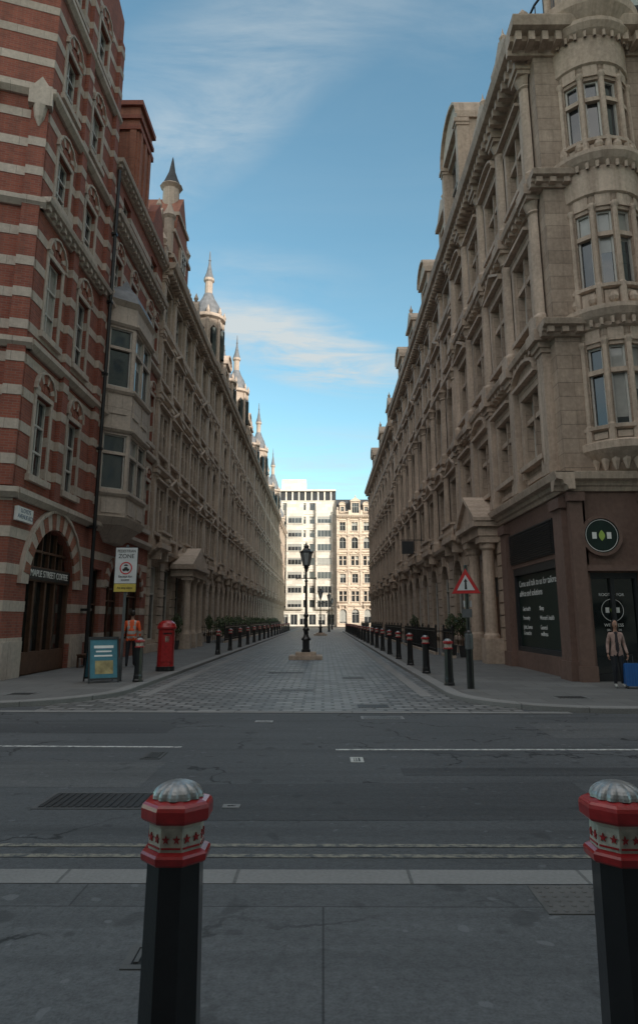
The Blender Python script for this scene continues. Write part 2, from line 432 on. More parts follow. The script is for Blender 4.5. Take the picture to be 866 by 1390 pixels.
F.wall('stoneR', 6.6, 13.3, 0, 5.4, [(7.9, 9.5, .2, 4.1, 'arch'), (10.9, 12.4, 1.1, 4.2, 'arch')])
F.rustic('trimR', 6.65, 7.6, .5, 5.2); F.rustic('trimR', 9.85, 10.7, .5, 5.2); F.rustic('trimR', 12.6, 13.3, .5, 5.2)
F.window(10.9, 12.4, 1.1, 4.2); F.ring(('trimR',), 11.65, 3.45, .75, 1.0, -.02, .1)
F.box('dframe', 7.9, 9.5, -.35, -.3, 0, 4.2); F.box('wood', 8.0, 8.66, -.3, -.24, .1, 2.6); F.box('wood', 8.74, 9.4, -.3, -.24, .1, 2.6)
F.ring(('trimR',), 8.7, 3.3, .8, 1.1, -.02, .16)
for x in (7.55, 9.85):
    F.box('trimR', x - .35, x + .35, 0, .75, -.1, 1.0)
    F.lathe('trimR', x, .42, [(.3, 1.0), (.3, 1.12), (.24, 1.2), (.21, 4.3), (.3, 4.4), (.3, 4.6)], 14)
    F.box('trimR', x - .35, x + .35, 0, .8, 4.6, 4.85)
F.box('trimR', 7.15, 10.25, 0, .85, 4.853, 5.2)
F.box('trimR', 7.0, 10.4, 0, 1.05, 5.203, 5.4)
F.prism('trimR', [(7.0, 5.41), (10.4, 5.41), (8.7, 6.4)], 0, .9)
for sg in (-1, 1): F.prism('trimR', [(8.7 + sg * 1.75, 5.41), (8.7 + sg * 1.75, 5.55), (8.7, 6.62), (8.7, 6.45)], 0, 1.05 + .002 * sg)
def upper(F, L0, L1, nb, pad=1.2, ext=0, dz=0):
    w = (L1 - L0) / nb
    for li, (z0, z1) in enumerate(((5.7, 10.1), (10.1, 15.0), (15.0, 19.6))):
        ops = []
        for i in range(nb):
            c = L0 + (i + .5) * w
            zt = z1 - (1.25, 1.35, 1.3)[li]
            ops.append((c - w * .27, c - w * .02, z0 + .9, zt, 'r')); ops.append((c + w * .02, c + w * .27, z0 + .9, zt, 'r'))
        F.wall('stoneR', L0 - pad, L1, z0, z1, ops)
        for j in range(0, len(ops), 2):
            a, b, c, d, k = ops[j]; a2, b2 = ops[j + 1][:2]
            F.window(a, b, c, d, n=-.3, mull=0, trans=(.66,)); F.window(a2, b2, c, d, n=-.3, mull=0, trans=(.66,))
            zt = c + (d - c) * .66
            F.box('trimR', a + .003, b - .003, -.28, -.02, zt - .08, zt + .08); F.box('trimR', a2 + .003, b2 - .003, -.28, -.02, zt - .08, zt + .08)
            F.surround('trimR', a, b2, c, d, w=.2, p=.12, head=('cornice', 'ped', 'seg')[li] if j % 4 else ('seg', 'cornice', 'cornice')[li])
            F.box('trimR', a - .1, b2 + .1, -.02, .07, z0 + .3, c - .45)
        for i in range(nb + 1):
            x = min(L0 + i * w, L1 - .35)
            F.pilaster('trimR', x - .0, .5, z0 + .12, z1 - .25, rnd=(li > 0), p=.25)
            F.box('trimR', x - .42, x + .42, -.02, .5, z1 - .25, z1 + .09)
        if li < 2: F.cornice('trimR', L0 - pad - ext, L1, z1 - .28 - dz, .42, .42, True)
upper(F, .7, 13.3, 4, .7)
F.cornice('trimR', .0, 13.3, 19.5, .8, .85)
zr = 20.3
for i in range(4):
    x = .6 + i * 3.2
    F.box('trimR', x, x + .6, -.4, .2, zr, zr + 1.1)
    F.lathe('trimR', x + .3, -.1, [(.2, zr + 1.1), (.12, zr + 1.25), (.28, zr + 1.5), (.2, zr + 1.75), (0, zr + 2.05)], 10)
    F.balustrade('trimR', x + .6, min(x + 3.2, 13.2), zr, -.05, .95)
F.extr('slate', [(-.55, zr - .2), (-.55, zr + .2), (-1.8, zr + 2.6), (-6, zr + 3.0), (-11, zr + 2.6), (-11, zr - .2)], 1.5, 13.28)
for c, w_, h_ in ((3.6, 1.7, 2.4), (6.9, 1.7, 2.4), (10.6, 3.8, 4.2)): F.dormer('trimR', c, w_, zr + .15, h_, n0=-3.5, n1=-.15 if w_ < 2 else .35, head='seg' if w_ > 2 else 'ped', mull=1 if w_ < 2 else 2)
for sg in (-1.9, 1.9): F.pilaster('trimR', 10.6 + sg * .93, .4, zr + .2, zr + 4.3, p=.55)
F.box('stoneR', .5, 13.29, -7, -.47, 5.5, 20.0)
F.box('granite', 1.5, 13.29, -7, -.47, -.1, 5.49)
F.chimney('stoneR', 12.2, 13.2, -5, -2, 19, 26.5, 4)
for i in range(20): F.box('black', 1.6 + i * .25, 1.63 + i * .25, -1.9, -1.87, zr + 2.6, zr + 3.6)
F.box('black', 1.6, 6.4, -1.91, -1.86, zr + 3.6, zr + 3.65)
G = Fac(R1, (XR, 18.2), (24, 18.2), (0, -1))
G.wall(g, .003, 3.0, 0, 5.39, [(.35, 1.75, .05, 2.95, 'r')])
G.box('dglass', .3, 1.8, -.2, -.16, 0, 3.0)
for a, b in ((.35, .43), (1.0, 1.1), (1.67, 1.75)): G.box('dframe', a, b, -.16, -.06, .05, 2.9)
G.box('dframe', .35, 1.75, -.17, -.05, 2.8, 2.95); G.box('dframe', .35, 1.75, -.17, -.07, .05, .3)
G.box(g, .28, 1.85, .003, .12, 2.99, 3.15)
for c in (.14, 2.1):
    G.box(g, c - .16, c + .2, -.015, .14, .5, 4.9); G.box(g, c - .2, c + .25, -.015, .2, -.1, .497); G.box(g, c - .2, c + .26, -.015, .22, 4.9, 5.15)
G.cornice('trimR', -.4, 17.2, 5.194, .5, .4, False)
G.wall(g, 3.0, 8.7, 0, 5.39, [(3.6, 7.0, .6, 3.5, 'r')])
G.box('dglass', 3.5, 7.1, -.2, -.16, .5, 3.6)
G2 = Fac(R1, (XR + .45, 18.2), (24, 18.2), (0, -1))
upper(G2, 3.6, 8.2, 1, 3.6, ext=.86, dz=.006)
G2.cornice('trimR', -1.28, 8.2, 19.494, .8, .85)
G2.box('stoneR', .5, 8.2, -7, -.47, 0, 20.2)
cx, cy, Rr = 8.62, 18.75, 1.2
T = Fac(R1, (cx, cy), (cx + 1, cy), (0, -1))
K = 12
def ringprof(prof, m='trimR', seg=28): T.lathe(m, 0, 0, prof, seg)
ringprof([(.2, 5.2), (.5, 5.35), (.65, 5.55), (.9, 5.75), (1.0, 5.95), (1.3, 6.2), (1.4, 6.3), (1.4, 6.5), (1.3, 6.55), (1.2, 6.6)])
for i in range(24):
    a = 2 * math.pi * i / 24
    T.lathe('trimR', 1.05 * math.cos(a), 1.05 * math.sin(a), [(.04, 5.75), (.12, 6.0), (.11, 6.2)], 6)
for li, (z0, z1, wz0, wz1) in enumerate(((6.5, 10.2, 7.0, 9.35), (10.2, 15.2, 11.2, 13.6), (15.2, 19.8, 16.0, 18.1))):
    for i in range(K):
        a0 = 2 * math.pi * i / K; a1 = 2 * math.pi * (i + 1) / K
        p0 = (cx + Rr * math.cos(a0), cy + Rr * math.sin(a0)); p1 = (cx + Rr * math.cos(a1), cy + Rr * math.sin(a1))
        am = (a0 + a1) / 2
        f = Fac(R1, p0, p1, (math.cos(am), math.sin(am))); L = f.L
        hasw = i in (6, 7, 8, 9, 10)
        ops = [(.1, L - .1, wz0, wz1, 'r')] if hasw else []
        f.wall('stoneR', 0, L, z0, z1, ops, th=.3)
        if hasw:
            f.window(.1, L - .1, wz0, wz1, n=-.16, mull=0, trans=(), gm='glass', blind=.5)
            zt = wz0 + (wz1 - wz0) * .68
            f.box('trimR', .103, L - .103, -.15, -.0, zt - .07, zt + .07)
            f.box('trimR', .1, L - .1, -.02, .05, wz1 + .12, wz1 + .5)
            f.box('trimR', .12, L - .12, -.02, .05, z0 + .12, wz0 - .2)
        T.lathe('trimR', (Rr + .02) * math.cos(a0), -(Rr + .02) * math.sin(a0), [(.11, z0), (.11, wz0), (.075, wz0 + .05), (.07, wz1), (.12, wz1 + .12), (.12, wz1 + .2)], 8)
    ringprof([(Rr, wz0 - .16), (Rr + .12, wz0 - .12), (Rr + .12, wz0 - .02), (Rr, wz0)])
    ringprof([(Rr, wz1 + .5), (Rr + .08, wz1 + .55), (Rr + .1, z1 - .2), (Rr + .26, z1 - .05), (Rr + .36, z1 + .12), (Rr + .36, z1 + .25), (Rr, z1 + .32)])
    for i in range(30):
        a = 2 * math.pi * i / 30
        T.lathe('trimR', (Rr + .17) * math.cos(a), (Rr + .17) * math.sin(a), [(.05, z1 - .3), (.07, z1 - .1)], 5)
for zc in (10.75, 15.75):
    for i in range(14):
        a = 2 * math.pi * i / 14
        T.lathe('trimR', (Rr + .02) * math.cos(a), (Rr + .02) * math.sin(a), [(0, zc - .22), (.12, zc - .1), (.15, zc), (.1, zc + .16), (0, zc + .2)], 7)
ringprof([(Rr, 19.8), (Rr + .3, 20.1), (Rr + .55, 20.45), (Rr + .6, 20.7), (Rr + .3, 20.75), (.0, 20.75)])
for i in range(26):
    a = 2 * math.pi * i / 26
    T.lathe('black', (Rr + .4) * math.cos(a), (Rr + .4) * math.sin(a), [(.02, 20.75), (.02, 21.7)], 5)
T.lathe('black', 0, 0, [(Rr + .37, 21.7), (Rr + .43, 21.7), (Rr + .43, 21.76), (Rr + .37, 21.76), (Rr + .37, 21.7)], 28)
ringprof([(.8, 20.75), (.8, 24.2), (1.2, 24.4), (1.25, 24.8), (1.0, 24.85)]);
for i in range(8):
    a = 2 * math.pi * i / 8
    T.lathe('trimR', 1.0 * math.cos(a), 1.0 * math.sin(a), [(.2, 20.75), (.2, 21.0), (.14, 21.1), (.13, 23.9), (.2, 24.2)], 10)
ringprof([(1.1, 24.85), (1.0, 25.8), (.7, 26.8), (.2, 27.4), (.05, 28.5), (0, 28.5)], 'lead')
R1.done()

R2 = Bld('stone_office_building')
F = Fac(R2, (XR, 31.5), (XR, 60), (-1, 0))
classical(F, .02, 28.5, 8, [(0, 5.4, 'garch'), (5.4, 9.8, 'ped'), (9.8, 14.2, 'arch'), (14.2, 17.6, 'pair'), (17.6, 20.0, 'short')], 'stoneR', 'trimR', 20, cols='col', bigd=(0, 2, 4, 6), dorm=('ped', 'tall', 'seg'), roofh=2.8, bigh=3.0)
F.chimney('stoneR', 27.2, 28.4, -5, -1.5, 19, 26, 4)
F.chimney('stoneR', 13.5, 14.6, -5, -1.5, 19, 25.6, 4)
R2.done()
R3 = Bld('stone_office_building')
F = Fac(R3, (XR, 60), (XR, 95), (-1, 0))
classical(F, .02, 35, 10, [(0, 5.0, 'garch'), (5.0, 9.3, 'pair'), (9.3, 13.4, 'plain'), (13.4, 17.0, 'arch'), (17, 19.2, 'short')], 'stoneR', 'trimR', 20, cols='pil', bigd=(1, 4, 7), roofh=2.4, bigh=3.0)
F.chimney('stoneR', 33, 34.5, -5, -1.5, 19, 25, 4)
R3.done()

# ================================================================= LEFT ROW
L1 = Bld('red_brick_building')
bands = [.9 + i * 1.02 for i in range(30)]
A = Fac(L1, (XL, 18.3), (XL, 24.4), (1, 0))
A.wall('brick', 0, 6.1, 0, 5.2, [(1.35, 5.0, .1, 4.55, 'arch')], [b for b in bands if b < 5])
A.ring(('band', 'brick2'), 3.175, 2.725, 1.825, 2.35, -.02, .06, 21)
A.ring(('band',), 3.175, 2.725, 2.35, 2.45, -.02, .12, 21)
A.box('band', 0, 1.2, -.02, .1, -.1, 1.1); A.box('band', 5.1, 6.1, -.02, .1, -.1, 1.1)
A.box('dglass', 1.3, 5.05, -.3, -.26, 0, 4.7)
A.box('wood', 1.35, 5.0, -.26, -.1, 2.85, 3.3)
for x in (1.35, 2.15, 3.0, 3.75, 4.85): A.box('wood', x, x + .13, -.26, -.13, .1, 2.85)
for x in (2.0, 2.6, 3.15, 3.7, 4.25): A.box('wood', x, x + .07, -.26, -.15, 3.3, 4.55)
A.box('wood', 1.4, 4.95, -.26, -.14, 3.75, 3.82)
A.box('wood', 1.48, 4.85, -.26, -.12, .1, .75)
def redfloor(F, s1, z0, z1, wins, m='brick'):
    F.wall(m, 0, s1, z0, z1, [(a, b, c, d, 'r') for a, b, c, d in wins], bands)
    for a, b, c, d in wins:
        F.window(a, b, c, d, n=-.2, mull=1, trans=(.33, .66), fw=.07)
        F.box('band', a - .16, a - .004, -.02, .05, c, d); F.box('band', b + .004, b + .16, -.02, .05, c, d)
        F.box('band', a - .25, b + .25, -.1, .14, c - .2, c - .004)
        F.box('band', a - .16, b + .16, -.02, .06, d + .004, d + .16)
        r = (b - a) / 2 + .05
        F.ring(('brick2', 'brick'), (a + b) / 2, d + .16, r * .0 + .02, r * .62, -.02, .03, 7, .9)
        F.ring(('band', 'brick2', 'brick2'), (a + b) / 2, d + .16, r * .64, r * 1.15, -.02, .07, 11, .95)
        F.ring(('band',), (a + b) / 2, d + .16, r * 1.15, r * 1.28, -.02, .12, 11, .95)
ws = [(.85, 1.9), (3.4, 4.45)]
redfloor(A, 6.1, 5.2, 9.7, [(a, b, 5.9, 8.4) for a, b in ws])
redfloor(A, 6.1, 9.7, 14.3, [(a, b, 10.4, 13.0) for a, b in ws])
redfloor(A, 6.1, 14.3, 18.2, [(a, b, 15.0, 16.8) for a, b in ws])
redfloor(A, 6.1, 18.2, 22.4, [(a, b, 18.9, 20.8) for a, b in ws])
redfloor(A, 6.1, 22.4, 26.5, [(a, b, 23.0, 24.8) for a, b in ws])
for z in (5.05, 9.5, 18.0, 22.2): A.string('band', -.05, 6.1, z, .3, .22)
A.cornice('band', -.1, 6.15, 14.1, .4, .35)
A.prism('brick', [(0, 26.5), (6.1, 26.5), (6.1, 27.5), (4.6, 28), (4.4, 29.5), (3, 31), (1.6, 29.5), (1.4, 28), (0, 27.5)], -.45, 0)
A.box('brick', .46, 6.09, -5, -.46, -.1, 26.4)
for x in (2.65, 5.75):
    A.box('brick', x - .22, x + .22, -.02, .16, 5.4, 26)
    for b in bands[5:25]: A.box('band', x - .225, x + .225, -.02, .178, b + .002, b + .298)
A.lathe('black', 6.0, .28, [(.07, .1), (.07, 20)], 8)
for z in (2, 5, 8, 11, 14, 17): A.box('black', 5.9, 6.1, .0, .36, z, z + .09)
Bf = Fac(L1, (XL, 18.3), (-14.4, 16.4), (0, -1))
Bf.wall('brick', 0, 6, 0, 27, [(3.2, 4.4, 5.9, 8.4, 'r'), ] , bands)
Bf.window(3.2, 4.4, 5.9, 8.4)
Bf.box('band', -.1, 6, -.02, .1, -.1, 1.1)
for z in (5.05, 9.5, 14.1, 18.0, 22.2): Bf.string('band', -.15, 6, z, .3, .22)
for x in (.28, 1.9):
    Bf.box('brick', x - .25, x + .25, -.02, .14, 5.4, 17.9)
    Bf.prism('band', [(x - .35, 17.6), (x + .35, 17.6), (x + .35, 18.1), (x, 18.6), (x - .35, 18.1)], -.02, .3)
    for b in bands[5:16]: Bf.box('band', x - .255, x + .255, -.02, .158, b + .002, b + .298)
    Bf.lathe('band', x, .14, [(.02, 16.9), (.15, 17.2), (.22, 17.6)], 8)
Bf.box('brick', .3, 6, -8, -.47, -.1, 26)
Y0 = 24.4; Bm = Fac(L1, (XL, Y0), (XL, 33), (1, 0))
Bm.wall('brick', 0, 8.6, 0, 5.2, [(.5, 1.9, .1, 3.6, 'r'), (2.6, 4.4, .1, 3.9, 'arch'), (5.3, 7.6, .8, 3.9, 'arch')], bands[:5])
Bm.window(5.3, 7.6, .8, 3.9, fm='wood', gm='dglass'); Bm.window(.5, 1.9, .1, 3.6, fm='wood', gm='dglass'); Bm.window(2.6, 4.4, .1, 3.9, fm='wood', gm='dglass')
Bm.ring(('band', 'brick2'), 3.5, 3.0, .9, 1.25, -.02, .08, 15); Bm.ring(('band', 'brick2'), 6.45, 2.75, 1.15, 1.5, -.02, .08, 15)
Bm.box('band', 0, 8.6, -.02, .12, -.1, .08)
wB = [(6.0, 6.85), (7.35, 8.2)]
for z0, z1, c, d in ((5.2, 9.7, 6.0, 8.4), (9.7, 14.3, 10.4, 12.9), (14.3, 18.0, 15.0, 16.7)):
    redfloor(Bm, 8.6, z0, z1, [(a, b, c, d) for a, b in ([(.9, 1.8), (3.2, 4.1)] if z0 > 14 else []) + wB])
Bm.wall('brick', 0, 8.6, 18.0, 20.4, [(1.5, 2.6, 18.6, 19.9, 'r'), (6.3, 7.4, 18.6, 19.9, 'r')], bands)
Bm.window(1.5, 2.6, 18.6, 19.9); Bm.window(6.3, 7.4, 18.6, 19.9)
for z in (5.05, 9.5, 14.1): Bm.string('band', 0, 8.6, z, .3, .22)
Bm.cornice('band', 0, 8.6, 17.8, .5, .45); Bm.cornice('band', 0, 8.6, 20.3, .4, .4)
Bm.prism('brick', [(5.6, 20.7), (8.5, 20.7), (8.5, 21.4), (8.1, 21.6), (7.8, 22.4), (7.05, 23.3), (6.3, 22.4), (6.0, 21.6), (5.6, 21.4)], -.4, .1)
Bm.extr('slate', [(-.5, 20.2), (-.5, 20.6), (-3.2, 24), (-10, 24), (-10, 20)], .02, 8.58)
Bm.box('brick', .02, 8.58, -10, -.46, -.1, 20.3)
Bm.chimney('brick2', 3.0, 5.2, -2.4, .0, 20.75, 25.8, 4, 'brick')
Bm.box('brick', 2.9, 5.3, -2.5, .1, 24.5, 24.75)
for i in range(3): Bm.box('brick2', 3.15 + i * .75, 3.45 + i * .75, .0, .08, 21, 24.5)
for i in range(3): Bm.box('brick2', 2.92, 3.0, -2.1 + i * .85, -1.8 + i * .85, 21, 24.5)
def oriel(bld, pts, floors, m):
    for (p0, p1, out) in pts:
        f = Fac(bld, p0, p1, out); L = f.L
        for (z0, z1, c, d) in floors:
            k = 2 if L > 1.4 else 1; ww = (L - .14 * (k + 1)) / k
            ops = [(.14 + i * (ww + .14), .14 + i * (ww + .14) + ww, c, d, 'r') for i in range(k)]
            f.wall(m, 0, L, z0, z1, ops, th=.2)
            for a, b, c_, d_, q in ops:
                f.window(a, b, c, d, n=-.14, mull=0, trans=(), blind=.5); zt = c + (d - c) * .66
                f.box(m, a + .003, b - .003, -.12, -.01, zt - .06, zt + .06)
            f.string(m, -.05, L + .05, c - .28, .2, .12); f.string(m, -.05, L + .05, d + .1, .2, .14)
            for i in range(k): f.box(m, .2 + i * L / k, L / k * (i + 1) - .2, -.02, .04, z0 + .15, c - .4)
oy0, oy1 = 25.0, 29.0
P = [(XL, oy0), (XL + .95, oy0 + .75), (XL + .95, oy1 - .75), (XL, oy1)]
oriel(L1, [(P[0], P[1], (1, -1)), (P[1], P[2], (1, 0)), (P[2], P[3], (1, 1))], [(5.6, 9.6, 6.7, 8.9), (9.6, 14.4, 10.9, 13.4)], 'band')
Oc = Fac(L1, (XL, (oy0 + oy1) / 2), (XL, oy1), (1, 0))
def canted(m, z0, k0, z1, k1):
    a = [(2 * k0, 0), (1.25 * k0, .95 * k0), (-1.25 * k0, .95 * k0), (-2 * k0, 0)]; b = [(2 * k1, 0), (1.25 * k1, .95 * k1), (-1.25 * k1, .95 * k1), (-2 * k1, 0)]
    V = [Oc.pt(s, n, z0) for s, n in a] + [Oc.pt(s, n, z1) for s, n in b]
    F_ = [(i, i + 1, i + 5, i + 4) for i in range(3)] + [(0, 1, 2, 3), (4, 5, 6, 7)]
    U = [[(0, 0), (1, 0), (1, z1 - z0), (0, z1 - z0)] for _ in range(3)] + [[(0, 0), (1, 0), (1, 1), (0, 1)]] * 2
    L1.add(m, V, F_, U)
canted('band', 4.7, .4, 5.3, .9); canted('band', 5.3, .95, 5.6, 1.1)
canted('band', 14.4, 1.0, 14.6, 1.12); canted('lead', 14.6, 1.1, 15.2, .85); canted('lead', 15.2, .85, 15.9, .3); canted('lead', 15.9, .3, 16.4, .05)
L1.done()

L2 = Bld('gabled_stone_building')
F = Fac(L2, (XL, 33), (XL, 47.5), (1, 0))
classical(F, .02, 14.5, 5, [(0, 5.2, 'grect'), (5.2, 9.4, 'pair'), (9.4, 13.4, 'pair'), (13.4, 17.0, 'pair'), (17.0, 20.2, 'short')], 'stoneL', 'trimL', 20, cols='pil', dorm=('tall', 'ped'), roofh=4.2, bigd=())
F.prism('brick2', [(1.2, 20.9), (5.4, 20.9), (5.4, 23.5), (4.8, 23.8), (4.6, 25.2), (3.3, 27.0), (2.0, 25.2), (1.8, 23.8), (1.2, 23.5)], -2.5, .2)
for (a, b, z) in ((1.1, 5.5, 21.8), (1.1, 5.5, 23.4), (1.9, 4.7, 25.0)): F.box('trimL', a, b, -2.52, .32, z, z + .22)
F.box('trimL', 2.6, 4.0, .2, .3, 21.9, 23.3); F.window(2.75, 3.85, 22.05, 23.2, n=.31, blind=0)
F.lathe('trimL', 3.3, -.6, [(.5, 26.3), (.5, 27.6), (.7, 27.8), (.5, 28.0)], 10); F.lathe('slate', 3.3, -.6, [(.62, 27.85), (.42, 28.3), (.2, 28.9), (.05, 29.8), (0, 30.0)], 10)
for x in (1.2, 5.4): F.lathe('trimL', x, -.1, [(.3, 22), (.3, 24.2), (.42, 24.4), (.2, 24.9), (0, 25.6)], 8)
F.box('slate', 1.6, 5.0, -5, -2.52, 20, 26.5)
F.lathe('slate', 8.2, -2.2, [(2.0, 20.8), (1.7, 23.5), (.5, 27.2), (.1, 28.2), (0, 28.3)], 4, .785, .785 + 2 * math.pi)
F.chimney('stoneL', 11.2, 12.3, -4.2, -2.6, 19, 27, 4, 'trimL')
for x in (5.2, 7.0, 8.8):
    F.box('trimL', x - .3, x + .3, .7, 1.3, -.1, .9); F.lathe('trimL', x, 1.0, [(.27, .9), (.22, 1.1), (.19, 3.7), (.28, 3.9)], 14)
    F.box('trimL', x - .3, x + .3, .7, 1.3, 3.9, 4.1)
F.box('trimL', 4.8, 9.2, .1, 1.35, 4.1, 4.5); F.box('trimL', 4.6, 9.4, .1, 1.55, 4.503, 4.75)
F.prism('trimL', [(4.6, 4.76), (9.4, 4.76), (7, 5.9)], .12, 1.4)
L2.done()
specs = [(47.5, 64, 6, 'arch', 'pil', 1.9, 25.3, 31.3), (64, 88, 8, 'ped', 'col', 3, 25.4, 31.8), (88, 116, 9, 'pair', 'pil', 4, 25.4, 32.5), (116, 150, 11, 'plain', 'pil', 4, 25, 33)]
for (y0, y1, nb, k, cl, ts, zw, top) in specs:
    B = Bld('domed_stone_building')
    F = Fac(B, (XL, y0), (XL, y1), (1, 0)); L = y1 - y0
    classical(F, .02, L, nb, [(0, 5.2, 'garch'), (5.2, 9.4, 'pair'), (9.4, 13.6, k), (13.6, 17.2, 'arch'), (17.2, 20.4, 'short')], 'stoneL', 'trimL', 20, cols=cl, dorm=('seg', 'ped'), roofh=4.4, bigd=(nb // 2, 1 if nb < 8 else 3))
    F.turret('trimL', ts, -.5, 1.2, 20.6, zw - .4, top, 'lead')
    F.turret('trimL', L - 3, -.9, 1.1, 20.6, zw - 1.4, top - 3.2, 'lead')
    F.box('trimL', ts - 1.5, ts + 1.5, -2.6, .12, 20.6, 22.6)
    F.chimney('stoneL', L - 1.3, L - .2, -4, -1.9, 19, 27, 4, 'trimL')
    for q in range(1, 3):
        c = L * q / 3
        F.box('trimL', c - .35, c + .35, -.02, .3, 5.4, 20.3)
    B.done()

# ================================================================= END OF STREET
E1 = Bld('white_office_building')
F = Fac(E1, (-40, 156), (3.2, 156), (0, -1))
for li in range(9):
    z0 = .2 + li * 3.25; z1 = z0 + 3.25; ops = []
    for i in range(20):
        a = .6 + i * 2.13
        if li == 0: ops.append((a, a + 1.6, z0 + .3, z1 - .6, 'r'))
        else: ops.append((a + .1, a + 1.35, z0 + .95, z1 - .55, 'r'))
    F.wall('white', 0, 43.2, z0, z1, ops)
    for a, b, c, d, q in ops: F.window(a, b, c, d, n=-.3, mull=1, trans=(), fm='frame', blind=.6)
    F.string('white', 0, 43.2, z1 - .12, .18, .12)
F.box('dframe', 0, 43.2, -3.5, -2.5, 29.45, 32.2); F.box('white', 0, 43.2, -3.6, -1.9, 32.2, 32.6)
for i in range(28): F.box('white', i * 1.55, i * 1.55 + .35, -2.6, -2.3, 29.45, 32.2)
F.box('white', 0, 43.2, -14, -.46, -.1, 29.4)
for (xa, xb) in ((31.5, 35.5), (38.4, 42.4)):
    F.box('white', xa, xb, -.1, .8, 4, 29.0)
    for li in range(1, 8):
        z = .2 + li * 3.25
        F.window(xa + .4, xb - .4, z + 1.0, z + 2.6, n=.81, mull=3, trans=(), fm='frame', blind=.5)
        F.box('white', xa + .2, xb - .2, .8, .95, z + .8, z + .95)
F.box('white', 30, 36, -9, -4, 32.6, 35.5)
E1.done()
E2 = Bld('cream_stone_building')
F = Fac(E2, (3.2, 153.5), (34, 153.5), (0, -1))
classical(F, .02, 30.8, 11, [(0, 4.8, 'garch'), (4.8, 9, 'pair'), (9, 13, 'ped'), (13, 17, 'pair'), (17, 21, 'arch'), (21, 25, 'plain')], 'cream', 'cream', 20, cols='pil', dorm=('seg', 'ped'), roofh=4, bigd=(1, 5))
E2.done()

# ================================================================= buildings off frame
def simple_block(name, p0, p1, out, depth, h, nb, m='grey'):
    B = Bld(name); F = Fac(B, p0, p1, out); L = F.L; w = L / nb; nf = int(h / 3.6)
    for li in range(nf):
        z0 = li * h / nf; z1 = z0 + h / nf
        ops = [(i * w + w * .22, i * w + w * .78, z0 + 1, z1 - .7, 'r') for i in range(nb)]
        F.wall(m, 0, L, z0, z1, ops)
        for a, b, c, d, q in ops: F.window(a, b, c, d, blind=.2)
    F.box(m, 0, L, -depth, -.46, -.1, h)
    B.done()
simple_block('unseen_office_block', (-60, -6), (7, -6), (0, 1), 20, 18, 20, 'cream')
simple_block('added_shade_tower', (7.5, -6), (66, -6), (0, 1), 24, 54, 14, 'cream')  # tower added behind the camera to keep sun off the left buildings
simple_block('unseen_office_block', (15.5, 18.4), (15.5, 94), (-1, 0), 26, 39, 18)  # block added out of sight behind the right row to shade the left facades

# ================================================================= GROUND
def asphalt(name, c, patches=True, joints=None):
    m, nt, b = newmat(name); o = coords(nt, 'Object')
    n1 = noise(nt, o, .35, 6, .6); n2 = noise(nt, o, 60, 3); n4 = noise(nt, o, 18, 3, .8)
    col = mixc(nt, ramp(nt, n1, .3, .7), tuple(x * .62 for x in c), tuple(x * 1.35 for x in c))
    col = mixc(nt, .4, col, ramp(nt, n2, .3, .75, (c[0] * .4, c[1] * .4, c[2] * .4, 1), (c[0] * 2.2, c[1] * 2.2, c[2] * 2.2, 1)))
    col = mixc(nt, .35, col, ramp(nt, n4, .3, .7, (c[0] * .4, c[1] * .4, c[2] * .4, 1), (c[0] * 1.9, c[1] * 1.9, c[2] * 1.9, 1)))
    st = noise(nt, coords(nt, 'Object', (.15, 2.2, 1)), 1.2, 5)
    col = mixc(nt, ramp(nt, st, .48, .72, (0, 0, 0, 1), (.6, .6, .6, 1)), col, tuple(x * .5 for x in c))
    sp_ = noise(nt, o, 3.2, 2, .4)
    col = mixc(nt, ramp(nt, sp_, .66, .70, (0, 0, 0, 1), (.55, .55, .55, 1)), col, tuple(x * .42 for x in c))
    gum = noise(nt, o, 7.3, 1, .3)
    col = mixc(nt, ramp(nt, gum, .73, .75, (0, 0, 0, 1), (.6, .6, .6, 1)), col, tuple(x * 1.9 for x in c))
    if joints:
        bt = N(nt, 'ShaderNodeTexBrick'); nt.links.new(o, bt.inputs['Vector']); bt.inputs['Scale'].default_value = 1
        bt.inputs['Brick Width'].default_value = joints[0]; bt.inputs['Row Height'].default_value = joints[1]; bt.inputs['Mortar Size'].default_value = .006
        bt.inputs['Color1'].default_value = (1, 1, 1, 1); bt.inputs['Color2'].default_value = (.75, .75, .75, 1); bt.inputs['Mortar'].default_value = (.4, .4, .4, 1)
        col = mixc(nt, 1, col, bt.outputs['Color'], 'MULTIPLY')
    if patches:
        v = N(nt, 'ShaderNodeTexVoronoi', feature='DISTANCE_TO_EDGE'); v.inputs['Scale'].default_value = .4
        wv = nt.nodes.new('ShaderNodeVectorMath'); wv.operation = 'ADD'
        nz = N(nt, 'ShaderNodeTexNoise'); nz.inputs['Scale'].default_value = 2.3; nz.inputs['Detail'].default_value = 5; nt.links.new(o, nz.inputs['Vector'])
        nt.links.new(o, wv.inputs[0]); nt.links.new(nz.outputs['Color'], wv.inputs[1]); nt.links.new(wv.outputs[0], v.inputs['Vector'])
        msk = ramp(nt, noise(nt, o, .5, 2), .46, .52)
        cr = ramp(nt, v.outputs['Distance'], .004, .012, (1, 1, 1, 1), (0, 0, 0, 1))
        mm = mixc(nt, 1, cr, msk, 'MULTIPLY')
        col = mixc(nt, mm, col, tuple(x * .25 for x in c))
    nt.links.new(col, b.inputs['Base Color']); b.inputs['Roughness'].default_value = .75
    bump(nt, b, n2, .5, .01); return m
